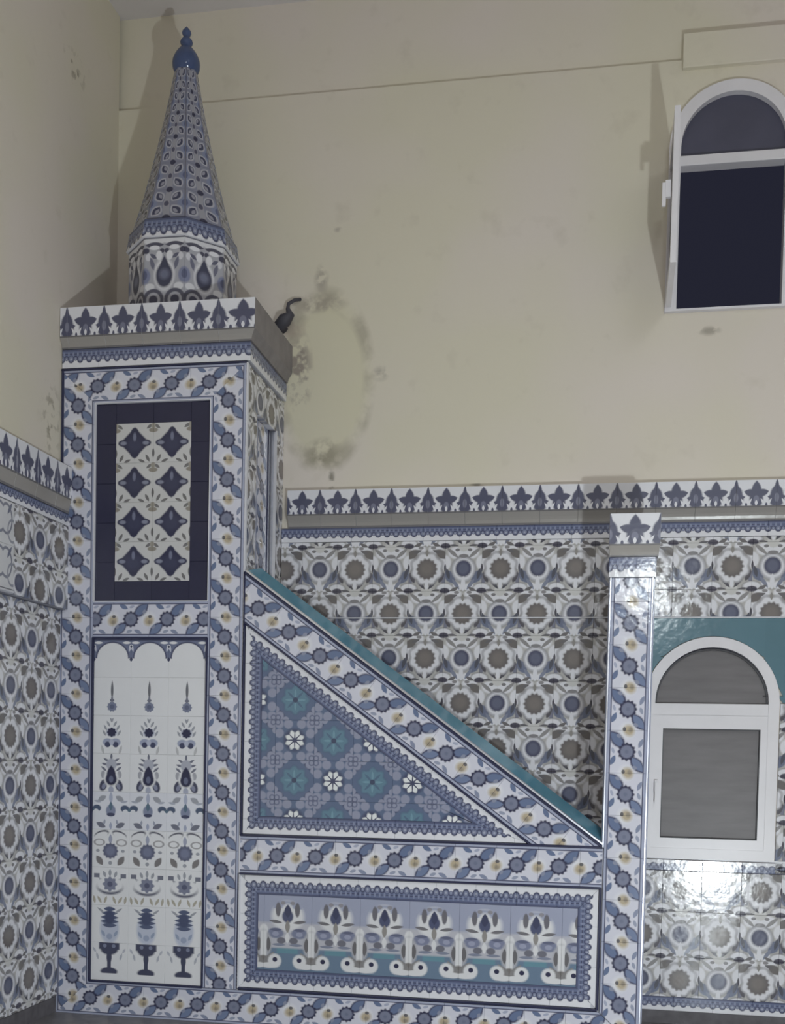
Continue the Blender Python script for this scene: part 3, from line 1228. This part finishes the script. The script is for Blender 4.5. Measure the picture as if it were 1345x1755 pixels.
# ------------------------------------------------------------------ back wall tiles
TW, TH = 0.2035, 0.2453
XF, ZF = 1.246, 2.4475            # a blue flower's centre
cx0 = XF - TW / 2 - TW
cz0 = ZF - TH / 2 - 10 * TH


def flower(i, j):
    return M['blueflower'] if (i + j) % 2 else M['brown']


SEAM = 2.178
slope = lambda x: 2.334 - (x - 1.013) * 0.7324
NX = 20
XR = cx0 + NX * TW
regs = [
    [(1.02, SEAM + 0.004), (XR, SEAM + 0.004), (XR, 2.60), (1.02, 2.60)],
    [(1.02, 0.16), (3.052, 0.16), (3.052, SEAM - 0.004), (1.02, SEAM - 0.004)],
    [(3.052, 0.145), (XR, 0.145), (XR, 0.826), (3.052, 0.826)],
]
grid(wall_back, 'wall_tile', flower, BACK, cx0, cz0, TW, TH, NX, 12, 0.018, regions=regs,
     skip=lambda i, j: cz0 + (j + 1) * TH < slope(cx0 + (i + 0.5) * TW) - 0.32 and cx0 + (i + 1) * TW < 2.9)
# teal tiles around the round-headed window, cut to the arch


def arch_cut_tiles(parent, w, x0, x1, z0, z1, t, th, mat, gap=0.004):
    """square tiles in a rectangle minus the arch: each tile is cut by the chord polygon outside the circle"""
    nx, nz = int(math.ceil((x1 - x0) / t)), int(math.ceil((z1 - z0) / t))
    R = w['hw'] + gap
    for i in range(nx):
        for j in range(nz):
            a, b = x0 + i * t, min(x1, x0 + (i + 1) * t)
            top = z1 - j * t
            bot = max(z0, z1 - (j + 1) * t)
            # lower outline follows the arch where it enters the tile
            xs = [a + (b - a) * k / 8 for k in range(9)]
            low = []
            for x in xs:
                dx = abs(x - w['cx'])
                h = w['zs'] + math.sqrt(max(R * R - dx * dx, 0)) if dx < R else z0
                low.append(min(max(bot, h), top))
            if max(top - l for l in low) < 0.01:
                continue
            pts = [(x, l) for x, l in zip(xs, low)]
            poly = [p for p in pts] + [(b, top), (a, top)]
            res = []
            for p in poly:
                if not res or abs(p[0] - res[-1][0]) + abs(p[1] - res[-1][1]) > 1e-4:
                    res.append(p)
            # columns where the arch reaches the tile's top edge are left out
            n = len(res)
            vs = [(x, -th, z) for x, z in res] + [(x, 0, z) for x, z in res]
            fs = [list(range(n))] + [[(k + 1) % n, k, n + k, n + (k + 1) % n] for k in range(n)]
            me = D.meshes.new('teal_tile')
            me.from_pydata(vs, [], fs)
            bm = bmesh.new()
            bm.from_mesh(me)
            bmesh.ops.remove_doubles(bm, verts=bm.verts, dist=1e-5)
            bm.to_mesh(me)
            bm.free()
            me.uv_layers.new(name='UVMap')
            me.materials.append(mat)
            link('teal_tile', me, parent, mw=Matrix.Translation((0, WALL, 0)))


arch_cut_tiles(wall_back, W2, 3.052, XR, 1.73, SEAM - 0.006, 0.2035, 0.018, M['teal'])
grid(wall_back, 'wall_tile', flower, BACK, cx0, cz0, TW, TH, NX, 12, 0.018, region=[(3.752, 0.83), (XR, 0.83), (XR, 1.726), (3.752, 1.726)])
bar(wall_back, 'edge_strip', BACK, (1.02, SEAM), (XR, SEAM), 0.009, 0.021, M['white_trim'])
bar(wall_back, 'edge_strip', BACK, (3.06, 0.893), (XR, 0.893), 0.010, 0.022, M['white_trim'])
strip(wall_back, 'fringe_tile', M['fringe'], BACK, (XR, 0.885), (-1, 0), 0.058, 0.2035, [(3.06, 0.82), (XR, 0.82), (XR, 0.89), (3.06, 0.89)], 0.018, 0, 11, flip=False)
strip(wall_back, 'fringe_tile', M['fringe'], BACK, (3.052, 0.07), (1, 0), 0.075, 0.2035, [(3.0, 0.07), (XR, 0.07), (XR, 0.145), (3.0, 0.145)], 0.018, 0, 11)
structure(link('baseboard_back', box_mesh('baseboard_back', (3.052, WALL - 0.016, 0.0), (XR, WALL, 0.07)), None, M['skirt']),
          'dark skirting strip under the flowered tiles below the lower window', 'baseboard')

tr = structure(empty('trim_2', (1.02, WALL, 2.6)), 'tiled palmette cornice crowning the dado of the back wall', 'trim')
strip(tr, 'fringe_tile', M['fringe'], BACK, (1.02, 2.602), (1, 0), 0.078, 0.203, [(1.02, 2.6), (XR, 2.6), (XR, 2.68), (1.02, 2.68)], 0.02, 0, 20)
cornice_run(tr, 'cornice_tile', BACK, 1.06, XR, 2.885, 0.138, 0.067, 0.055, 0.022, 0.2035, phase=1.046)

# ------------------------------------------------------------------ left wall tiles (u runs into the room's depth)
LEFT_UP = ((0.036, 0, 0), (0, 1, 0), (0, 0, 1))
LEFT_LO = ((0.0, 0, 0), (0, 1, 0), (0, 0, 1))
NL = 11
YL = -NL * TW
tl = structure(empty('trim_3', (0.02, -0.5, 0.0)), 'flowered tile dado with palmette cornice covering the left wall', 'trim')
link('dado_backing', box_mesh('dado_backing', (0.0, -2.6, 2.14), (0.036, -0.012, 2.885)), tl, M['grout'])
grid(tl, 'wall_tile', flower, LEFT_UP, YL - 0.014, cz0, TW, TH, NL, 12, 0.014,
     regions=[[(-0.585, 2.142), (-0.014, 2.142), (-0.014, 2.575), (-0.585, 2.575)], [(YL, 2.142), (-1.19, 2.142), (-1.19, 2.575), (YL, 2.575)]])
grid(tl, 'curl_tile', lambda i, j: M['curl'], LEFT_UP, -1.19, 2.16, 0.2017, 0.205, 3, 2, 0.020)
bar(tl, 'edge_strip', LEFT_UP, (-1.19, 2.15), (-0.585, 2.15), 0.016, 0.022, M['grout_light'])
grid(tl, 'wall_tile', flower, LEFT_LO, YL - 0.014, cz0, TW, TH, NL, 12, 0.010,
     region=[(YL, 0.088), (-0.014, 0.088), (-0.014, 2.138), (YL, 2.138)])
strip(tl, 'fringe_tile', M['fringe'], LEFT_UP, (YL, 2.577), (1, 0), 0.062, 0.203, [(YL, 2.57), (-0.014, 2.57), (-0.014, 2.65), (YL, 2.65)], 0.015, 0, 13)
cornice_run(tl, 'cornice_tile', LEFT_UP, YL, -0.014, 2.880, 0.168, 0.07, 0.03, 0.016, 0.2035, phase=0.03)

# ------------------------------------------------------------------ windows
win2 = structure(empty('window_1', (W2['cx'], WALL, W2['zb'])), 'lower white window with arched fanlight and frosted grey panes', 'window')
o_, i_ = arch_loop(W2['cx'], W2['hw'], W2['zb'], W2['zs']), arch_loop(W2['cx'], W2['hw'] - 0.055, W2['zb'] + 0.055, W2['zs'])
link('frame', ring_mesh('frame', o_, i_, WALL - 0.035, WALL + 0.05), win2, M['upvc'])
link('transom', box_mesh('transom', (W2['cx'] - 0.30, WALL - 0.03, 1.655), (W2['cx'] + 0.30, WALL + 0.05, 1.722), 0.004), win2, M['upvc'])
sash = link('sash', ring_mesh('sash', [(3.108, 0.945), (3.692, 0.945), (3.692, 1.66), (3.108, 1.66)],
                              [(3.155, 1.003), (3.655, 1.003), (3.655, 1.588), (3.155, 1.588)], WALL - 0.03, WALL + 0.03), win2, M['upvc'])
link('gasket', ring_mesh('gasket', [(3.153, 1.001), (3.657, 1.001), (3.657, 1.590), (3.153, 1.590)],
                         [(3.160, 1.008), (3.650, 1.008), (3.650, 1.583), (3.160, 1.583)], WALL - 0.027, WALL + 0.0), sash, M['gasket'])
link('pane', box_mesh('pane', (3.157, WALL - 0.004, 1.005), (3.653, WALL + 0.004, 1.586)), sash, M['frost'])
fan = [(W2['cx'] + 0.293 * math.cos(math.pi * k / 24), 1.715 + 0.301 * math.sin(math.pi * k / 24)) for k in range(25)]
link('fanlight_pane', prism_mesh('fanlight_pane', [fan], WALL + 0.0, WALL + 0.008), win2, M['frost'])
fan_in = [(W2['cx'] + 0.281 * math.cos(math.pi * k / 24), 1.724 + 0.281 * math.sin(math.pi * k / 24)) for k in range(25)]
fan_o = [(W2['cx'] + 0.291 * math.cos(math.pi * k / 24), 1.720 + 0.294 * math.sin(math.pi * k / 24)) for k in range(25)]
link('gasket', ring_mesh('gasket', fan_o, fan_in, WALL - 0.012, WALL + 0.002), win2, M['gasket'])
link('handle', join_boxes('handle', [((3.118, WALL - 0.055, 1.25), (3.136, WALL - 0.03, 1.31)), ((3.121, WALL - 0.065, 1.19), (3.133, WALL - 0.052, 1.30))]), win2, M['upvc'])

win1 = structure(empty('window_2', (W1['cx'], WALL, W1['zb'])), 'upper white arched window, its casement open on the dark night', 'window')
o_, i_ = arch_loop(W1['cx'], W1['hw'], W1['zb'], W1['zs']), arch_loop(W1['cx'], W1['hw'] - 0.06, W1['zb'] + 0.012, W1['zs'])
link('frame', ring_mesh('frame', o_, i_, WALL - 0.03, WALL + 0.05), win1, M['upvc'])
link('transom', box_mesh('transom', (W1['cx'] - 0.27, WALL - 0.025, 4.53), (W1['cx'] + 0.27, WALL + 0.05, 4.582), 0.004), win1, M['upvc'])
fan = [(W1['cx'] + 0.268, 4.575)] + [(W1['cx'] + 0.268 * math.cos(math.pi * k / 24), W1['zs'] + 0.268 * math.sin(math.pi * k / 24)) for k in range(25)] + [(W1['cx'] - 0.268, 4.575)]
link('fanlight_pane', prism_mesh('fanlight_pane', [fan], WALL + 0.01, WALL + 0.018), win1, M['darkglass'])
# casement swung open into the hall, hinged on the left
sh = Matrix.Translation((3.112, WALL - 0.035, 0)) @ Matrix.Rotation(math.radians(-90.5), 4, 'Z')
s1 = link('casement', ring_mesh('casement', [(0, 3.80), (0.545, 3.80), (0.545, 4.535), (0, 4.535)],
                                [(0.06, 3.86), (0.485, 3.86), (0.485, 4.475), (0.06, 4.475)], -0.014, 0.014), win1, M['upvc'], mw=sh)
link('pane', box_mesh('pane', (0.056, -0.004, 3.856), (0.489, 0.004, 4.479)), s1, M['darkglass'], mw=sh)
link('handle', join_boxes('handle', [((0.505, -0.045, 4.12), (0.525, -0.02, 4.2)), ((0.509, -0.06, 4.08), (0.521, -0.042, 4.19))]), s1, M['upvc'], mw=sh)

# ------------------------------------------------------------------ the minbar
minbar = empty('minbar', (1.5, 0.3, 0.0))
minbar['label'] = 'tall minbar of blue and white tiles with spired tower and sloping stair flank'
minbar['category'] = 'minbar'

XT = 1.018                         # the tower's right edge
tower = link('tower_shaft', join_boxes('tower_shaft', [((0.002, 0.0, 0.0), (XT - 0.045, WALL - 0.002, 3.69)), ((0.5, 0.0, 0.0), (XT, WALL - 0.002, 2.20))]),
             minbar, M['grout_light'])
BT = 0.02                          # border tiles stand proud of the panels
B = M['border']
# border: left and right uprights, top, middle and foot rows
strip(tower, 'border_tile', B, FRONT, (0.193, 0.0), (0, 1), 0.190, 0.2, [(0.003, 0.0), (0.193, 0.178), (0.193, 3.21), (0.003, 3.383)], BT, 0, 18, phase=-0.1)
strip(tower, 'border_tile', B, FRONT, (1.012, 0.0), (0, 1), 0.187, 0.2, [(0.825, 0.180), (1.012, 0.180), (1.012, 3.383), (0.825, 3.21)], BT, 0, 18, phase=-0.1)
strip(tower, 'border_tile', B, FRONT, (0.0, 3.21), (1, 0), 0.173, 0.2035, [(0.193, 3.21), (0.825, 3.21), (1.012, 3.383), (0.003, 3.383)], BT, 0, 7, phase=-0.1)
strip(tower, 'border_tile', B, FRONT, (0.0, 1.998), (1, 0), 0.186, 0.2, [(0.193, 1.998), (0.825, 1.998), (0.825, 2.184), (0.193, 2.184)], BT, 0, 6, phase=-0.095)
# dark panel: navy tiles round two columns of quatrefoils
dk = [(0.195, 2.186), (0.823, 2.186), (0.823, 3.208), (0.195, 3.208)]
QW, QH = 0.2055, 0.2035
qx0, qz0 = 0.306, 2.290
grid(tower, 'quatrefoil_tile', lambda i, j: M['quatrefoil'], FRONT, qx0, qz0, QW, QH, 2, 4, 0.007)
nv = lambda i, j: M['navy']
grid(tower, 'navy_tile', nv, FRONT, 0.195, 2.186, qx0 - 0.195, QH, 1, 6, 0.007, region=dk)
grid(tower, 'navy_tile', nv, FRONT, qx0 + 2 * QW, 2.186, 0.823 - qx0 - 2 * QW, QH, 1, 6, 0.007, region=dk)
grid(tower, 'navy_tile', nv, FRONT, qx0, 2.186, QW, qz0 - 2.186, 2, 1, 0.007)
grid(tower, 'navy_tile', nv, FRONT, qx0, qz0 + 4 * QH, QW, 3.208 - qz0 - 4 * QH, 2, 1, 0.007)
for a, b in (((0.193, 2.184), (0.825, 2.184)), ((0.825, 2.184), (0.825, 3.21)), ((0.193, 3.21), (0.825, 3.21)), ((0.193, 2.184), (0.193, 3.21))):
    bar(tower, 'edge_strip', FRONT, a, b, 0.008, 0.023, M['white_trim'])
# white panel of vases and cypresses
PX0, PX1, PZ0, PZ1 = 0.198, 0.820, 0.186, 1.990
pw, ph = (PX1 - PX0) / 3, (PZ1 - PZ0) / 9
grid(tower, 'panel_tile', lambda i, j: M['panel'][8 - j], FRONT, PX0, PZ0, pw, ph, 3, 9, 0.010)


def border_frame(parent, x0, x1, z0, z1, w=0.014, th=0.024):
    for a, b in (((x0, z0), (x1, z0)), ((x1, z0), (x1, z1)), ((x0, z1), (x1, z1)), ((x0, z0), (x0, z1))):
        bar(parent, 'trim_strip', FRONT, a, b, w, th, M['navy_trim'])


border_frame(tower, 0.193, 0.824, 0.180, 1.995)
bar(tower, 'trim_strip', FRONT, (0.003, 3.389), (1.015, 3.389), 0.011, 0.024, M['navy_trim'])
bar(tower, 'trim_strip', FRONT, (0.011, 2.9), (0.011, 3.39), 0.016, 0.024, M['navy_trim'])
# right side of the tower with the dark recess above the stairs
SIDE = ((XT - 0.045, 0, 0), (0, 1, 0), (0, 0, 1))
sreg = [[(-0.018, 2.2), (0.155, 2.2), (0.155, 3.385), (-0.018, 3.385)], [(0.155, 3.185), (0.505, 3.185), (0.505, 3.385), (0.155, 3.385)],
        [(0.505, 2.2), (0.648, 2.2), (0.648, 3.385), (0.505, 3.385)]]
grid(tower, 'side_tile', flower, SIDE, -0.10, 2.15, TW, TH, 4, 6, 0.045, regions=sreg)
strip(tower, 'border_tile', B, SIDE, (0.45, 2.2), (0, 1), 0.19, 0.2, [(0.26, 2.2), (0.45, 2.2), (0.45, 3.184), (0.26, 3.184)], 0.012, 0, 6, phase=-0.05)
grid(tower, 'side_tile', flower, SIDE, 0.156, 2.15, 0.104, TH, 1, 6, 0.012, region=[(0.156, 2.2), (0.26, 2.2), (0.26, 3.184), (0.156, 3.184)])
bar(tower, 'trim_strip', SIDE, (0.472, 2.2), (0.472, 3.184), 0.04, 0.016, M['navy_trim'])
bar(tower, 'edge_strip', SIDE, (0.503, 2.2), (0.503, 3.19), 0.010, 0.05, M['metal'])
bar(tower, 'edge_strip', ((XT, 0, 0), (1, 0, 0), (0, 0, 1)), (-0.001, 0.18), (-0.001, 3.385), 0.009, 0.024, M['white_trim'])

# tower cornice
cor = empty('cornice', (0.5, 0, 3.39), minbar)
link('cornice_core', box_mesh('cornice_core', (0.002, 0.0, 3.40), (XT, WALL - 0.002, 3.688)), cor, M['grout_light'])
strip(cor, 'fringe_tile', M['fringe'], FRONT, (0.003, 3.397), (1, 0), 0.096, 0.203, [(0.003, 3.39), (XT, 3.39), (XT, 3.5), (0.003, 3.5)], 0.016, 0, 6)
SIDE2 = ((XT, 0, 0), (0, 1, 0), (0, 0, 1))
strip(cor, 'fringe_tile', M['fringe'], SIDE2, (-0.014, 3.397), (1, 0), 0.096, 0.203, [(-0.014, 3.39), (0.648, 3.39), (0.648, 3.5), (-0.014, 3.5)], 0.012, 0, 4)
cornice_run(cor, 'cornice_tile', FRONT, 0.003, XT, 3.700, 0.152, 0.052, 0.042, 0.018, 0.206, phase=0.042, miter1=1)
cornice_run(cor, 'cornice_side', SIDE2, 0.0, 0.648, 3.700, 0.152, 0.052, 0.042, 0.018, 0.648, phase=0.0, miter0=1, mat=M['shaded_cement'])

# spire: octagonal drum, fringe ring, tapering cone, glazed finial
SX, SY = 0.530, 0.330
spire = empty('spire', (SX, SY, 3.69), minbar)
levels = [(3.690, 0.288), (4.072, 0.288), (4.076, 0.304), (4.175, 0.284), (4.18, 0.274), (4.345, 0.224), (4.505, 0.182), (4.655, 0.146),
          (4.795, 0.114), (4.925, 0.087), (5.062, 0.062)]
vs, fs = [], []
for z, r in levels:
    for k in range(8):
        a = math.radians(-90 + 22.5 + 45 * k)
        vs.append((SX + (r - 0.012) * math.cos(a), SY + (r - 0.012) * math.sin(a), z))
for q in range(len(levels) - 1):
    for k in range(8):
        fs.append([q * 8 + k, q * 8 + (k + 1) % 8, (q + 1) * 8 + (k + 1) % 8, (q + 1) * 8 + k])
fs.append([len(vs) - 8 + k for k in range(8)])
me = D.meshes.new('spire_core')
me.from_pydata(vs, [], fs)
link('spire_core', me, spire, M['grout'])
S8, C8 = math.sin(math.radians(22.5)), math.cos(math.radians(22.5))


def facet_tiles(name, z0, r0, z1, r1, mat, th=0.012, v0=0.0):
    w0, w1 = 2 * (r0 - th) * S8, 2 * (r1 - th) * S8
    a0, a1 = (r0 - th) * C8, (r1 - th) * C8
    h = math.hypot(z1 - z0, a1 - a0)
    poly = [(-w0 / 2 - 0.004, 0), (w0 / 2 + 0.004, 0), (w1 / 2 + 0.004, h), (-w1 / 2 - 0.004, h)]

    def uvf(x, z):
        t = z / h
        return (x / (w0 + (w1 - w0) * t + 0.008) + 0.5, v0 + t * (1 - v0))
    me = tile_mesh(name, poly, uvf, th, mat, bev=0.0018, gap=0.0005)
    for k in range(8):
        a = math.radians(-90 + 45 * k)
        nx, ny = math.cos(a), math.sin(a)
        ez = Vector((nx * (a1 - a0), ny * (a1 - a0), z1 - z0))
        link(name, me, spire, mw=frame(Vector((SX + nx * a0, SY + ny * a0, z0)), (-ny, nx, 0), ez))


facet_tiles('drum_tile', 3.690, 0.288, 4.072, 0.288, M['drum'])
facet_tiles('fringe_tile', 4.076, 0.304, 4.175, 0.286, M['fringe'], v0=0.22)
for q in range(4, len(levels) - 1):
    facet_tiles('cone_tile', levels[q][0], levels[q][1], levels[q + 1][0], levels[q + 1][1], M['cone'])
fin = [(0.052, 5.055), (0.062, 5.062), (0.072, 5.085), (0.075, 5.105), (0.073, 5.125), (0.064, 5.150), (0.048, 5.175), (0.033, 5.192), (0.025, 5.203),
       (0.030, 5.210), (0.034, 5.220), (0.031, 5.233), (0.022, 5.243), (0.016, 5.252), (0.020, 5.260), (0.025, 5.270), (0.023, 5.281), (0.015, 5.292), (0.007, 5.301), (0.001, 5.308)]
fin_m = lathe_mesh('finial', [(r, z) for r, z in fin])
for v in fin_m.vertices:
    v.co.x += SX
    v.co.y += SY
link('finial', fin_m, spire, M['finial'], label='cobalt blue glazed onion finial')

# stair flank
XP0, XP1 = 2.857, 3.057
prof = [(XT, 0), (XP0, 0), (XP0, 0.985), (XT, 2.33)]
flank = link('stair_flank', prism_mesh('stair_flank', [prof], 0.0, 0.13), minbar, M['grout_light'])
strip(flank, 'border_tile', B, FRONT, (0.0, 0.0), (1, 0), 0.178, 0.2, [(0.003, 0.0), (XP1, 0.0), (XP0, 0.178), (0.193, 0.178)], BT, 0, 17, phase=-0.10)
strip(flank, 'border_tile', B, FRONT, (0.0, 0.790), (1, 0), 0.188, 0.2045, [(XT, 0.790), (XP0, 0.790), (XP0, 0.978), (XT, 0.978)], BT, 4, 15, phase=0.092)
# sloping border band
A0, A1 = Vector((1.020, 2.326)), Vector((2.852, 0.988))
hd = (A1 - A0).normalized()
hn = Vector((-hd.y, hd.x))                     # up-right of the slope
BW = 0.192
lowstart = A0 - hn * (BW + 0.008)
# the band lies below the outer edge: region = between the two parallels, cut by the upright and the floor line
far = 3.0
q0 = A0 - hn * 0.006
q1 = A0 - hn * (0.006 + BW)
reg = [tuple(q1 - hd * far), tuple(q1 + hd * far), tuple(q0 + hd * far), tuple(q0 - hd * far)]
reg = clip(reg if area2(reg) > 0 else reg[::-1], [(XT + 0.004, 0.990), (XP0 - 0.004, 0.990), (XP0 - 0.004, 2.4), (XT + 0.004, 2.4)])
t0 = (Vector((1.105, 2.157)) - q1).dot(hd)
strip(flank, 'border_tile', B, FRONT, tuple(q1), tuple(hd), BW, 0.2032, reg, BT, -2, 13, phase=t0 - 0.1016)
# triangle field
ti = A0 - hn * (0.012 + BW)                   # inner edge line of the band
at_x = lambda x: ti.y + (x - ti.x) * hd.y / hd.x
at_z = lambda z: ti.x + (z - ti.y) * hd.x / hd.y
tx, tz = XT + 0.010, 0.992
tri = [(tx, tz), (at_z(tz), tz), (tx, at_x(tx))]
FB = 0.092                                     # fringe border width
inn = inset(tri, FB)
RP = 0.2045
rx, rz = 1.298, 1.682                          # a rosette's centre


def ros(i, j):
    return M['rosette'] if (i + j) % 2 == 0 else M['daisy']


grid(flank, 'rosette_tile', ros, FRONT, rx - RP / 2 - 2 * RP, rz - RP / 2 - 4 * RP, RP, RP, 8, 8, 0.010, region=inn)
fz = M['fringe']
for k in range(3):
    a, b = tri[k], tri[(k + 1) % 3]
    ia, ib = inn[k], inn[(k + 1) % 3]
    d2 = Vector(b) - Vector(a)
    strip(flank, 'fringe_tile', fz, FRONT, a, tuple(d2), FB, 0.2, [a, b, ib, ia], 0.010, 0, int(d2.length / 0.2) + 1, phase=0.0)
for a, b in (((XT + 0.002, 0.985), (XT + 0.002, 2.332)), ((XT, 0.984), (XP0, 0.984)), (tuple(A0), tuple(A1)), ((tx - 0.008, at_x(tx - 0.008) + 0.004), (at_z(0.99), 0.99))):
    bar(flank, 'trim_strip', FRONT, a, b, 0.014, 0.024, M['navy_trim'])
up = hn * 0.013
bar(flank, 'edge_strip', FRONT, tuple(A0 + up), tuple(A1 + up), 0.014, 0.025, M['metal'])
# teal coping, a little higher towards the stairs
cz = []
nrm3 = (hn.x, hn.y)
vs = []
for y, lift in ((-0.012, 0.016), (0.0, 0.02), (0.14, 0.062), (0.14, 0.0), (-0.012, 0.0)):
    for p in (A0 + hn * lift, A1 + hn * lift):
        vs.append((p.x, y, p.y))
n = 5
fs = [[2 * i, 2 * i + 1, 2 * ((i + 1) % n) + 1, 2 * ((i + 1) % n)] for i in range(n)] + [[2 * i for i in range(n)], [2 * i + 1 for i in reversed(range(n))]]
me = D.meshes.new('coping')
me.from_pydata(vs, [], fs)
bm = bmesh.new()
bm.from_mesh(me)
bmesh.ops.recalc_face_normals(bm, faces=bm.faces)
bm.to_mesh(me)
bm.free()
link('coping', me, flank, M['teal_slab'], label='glossy teal coping along the stair slope')
# lower panel
LX0, LX1, LZ0, LZ1 = 1.016, 2.849, 0.190, 0.782
border_frame(flank, LX0 - 0.002, LX1 + 0.002, LZ0 - 0.004, LZ1 + 0.004)
lp = [(LX0 + 0.005, LZ0 + 0.004), (LX1 - 0.005, LZ0 + 0.004), (LX1 - 0.005, LZ1 - 0.004), (LX0 + 0.005, LZ1 - 0.004)]
li = inset(lp, 0.098)
for k in range(4):
    a, b = lp[k], lp[(k + 1) % 4]
    d2 = Vector(b) - Vector(a)
    strip(flank, 'fringe_tile', fz, FRONT, a, tuple(d2), 0.098, 0.2, [a, b, li[(k + 1) % 4], li[k]], 0.010, 0, int(d2.length / 0.2) + 1)
TLW = 0.2535
grid(flank, 'tulip_tile', lambda i, j: M['tulip'], FRONT, 1.278 - TLW / 2 - TLW, li[0][1], TLW, li[2][1] - li[0][1], 9, 1, 0.010, region=li)

# gate post with its capital
post = link('gate_post', box_mesh('gate_post', (XP0, 0.0, 0.0), (XP1, 0.20, 2.57)), minbar, M['grout_light'])
strip(post, 'border_tile', B, FRONT, (XP1 - 0.006, 0.0), (0, 1), 0.188, 0.2055, [(XP0 + 0.006, 0.178), (XP1 - 0.006, 0.004), (XP1 - 0.006, 2.285), (XP0 + 0.006, 2.285)], BT, 0, 13, phase=-0.09)
PR = ((XP1, 0, 0), (0, 1, 0), (0, 0, 1))
PL = ((XP0, 0.2, 0), (0, -1, 0), (0, 0, 1))
strip(post, 'border_tile', B, PR, (0.195, 0.0), (0, 1), 0.19, 0.2055, [(0.005, 0.0), (0.195, 0.0), (0.195, 2.285), (0.005, 2.285)], 0.010, 0, 13, phase=-0.09)
strip(post, 'border_tile', B, PL, (0.195, 0.0), (0, 1), 0.19, 0.2055, [(0.005, 1.0), (0.195, 1.0), (0.195, 2.285), (0.005, 2.285)], 0.008, 0, 13, phase=-0.09)
bar(post, 'edge_strip', FRONT, (XP0 + 0.001, 0.985), (XP0 + 0.001, 2.285), 0.011, 0.024, M['metal'])
bar(post, 'edge_strip', FRONT, (XP1 - 0.001, 0.0), (XP1 - 0.001, 2.285), 0.011, 0.024, M['metal'])
strip(post, 'fringe_tile', M['fringe'], FRONT, (XP0 - 0.008, 2.287), (1, 0), 0.096, 0.216, None, 0.024, 0, 1)
strip(post, 'fringe_tile', M['fringe'], PR, (-0.01, 2.287), (1, 0), 0.096, 0.21, None, 0.014, 0, 1)
strip(post, 'fringe_tile', M['fringe'], PL, (0.0, 2.287), (1, 0), 0.096, 0.21, None, 0.010, 0, 1)
cornice_run(post, 'cornice_tile', FRONT, XP0, XP1, 2.590, 0.150, 0.055, 0.028, 0.022, 0.2, phase=XP0, miter0=0.4, miter1=1)
cornice_run(post, 'cornice_tile', PR, 0.0, 0.20, 2.590, 0.150, 0.055, 0.028, 0.02, 0.2, phase=0.0, miter0=1, miter1=0)
cornice_run(post, 'cornice_tile', PL, 0.0, 0.20, 2.590, 0.150, 0.055, 0.012, 0.01, 0.2, phase=0.0, miter0=0, miter1=1)
link('cap_slab', box_mesh('cap_slab', (XP0 - 0.008, -0.024, 2.572), (XP1 + 0.024, 0.2, 2.588)), post, M['white_trim'])

# steps behind the flank
NS = 9
run = (XP0 - XT) / NS
for k in range(NS):
    x1 = XP0 - k * run
    top = 0.92 + (k + 1) * 0.138 - 0.18
    link('step', join_boxes('step', [((x1 - run - (0.0 if k < NS - 1 else 0.0), 0.142, 0.0), (x1, WALL - 0.024, top - 0.03)),
                                     ((x1 - run, 0.142, top - 0.03), (x1 + 0.02, WALL - 0.024, top))]), minbar, M['marble'])

# ------------------------------------------------------------------ torn cable end in the stained plaster
bm = bmesh.new()
path = [(1.005, 0.66, 3.800, 0.028), (0.992, 0.625, 3.815, 0.036), (1.025, 0.605, 3.832, 0.040), (1.058, 0.602, 3.862, 0.024), (1.040, 0.61, 3.895, 0.012), (1.042, 0.615, 3.925, 0.010), (1.075, 0.625, 3.948, 0.010), (1.105, 0.645, 3.958, 0.008)]
rings = []
for i, (x, y, z, r) in enumerate(path):
    p = Vector((x, y, z))
    q = Vector(path[min(i + 1, len(path) - 1)][:3]) - Vector(path[max(i - 1, 0)][:3])
    q.normalize()
    sd = q.cross(Vector((0, 1, 0.2))).normalized()
    u2 = q.cross(sd)
    rings.append([bm.verts.new(p + (sd * math.cos(a) + u2 * math.sin(a)) * r) for a in [2 * math.pi * k / 10 for k in range(10)]])
for r0, r1_ in zip(rings, rings[1:]):
    for k in range(10):
        bm.faces.new((r0[k], r0[(k + 1) % 10], r1_[(k + 1) % 10], r1_[k])).smooth = True
bm.faces.new(rings[0][::-1])
bm.faces.new(rings[-1])
bmesh.ops.recalc_face_normals(bm, faces=bm.faces)
me = D.meshes.new('cable_end')
bm.to_mesh(me)
bm.free()
cb = link('cable_end', me, None, M['cable'])
cb['label'] = 'short black cable end curling out of the stained plaster beside the tower'
cb['category'] = 'cable'
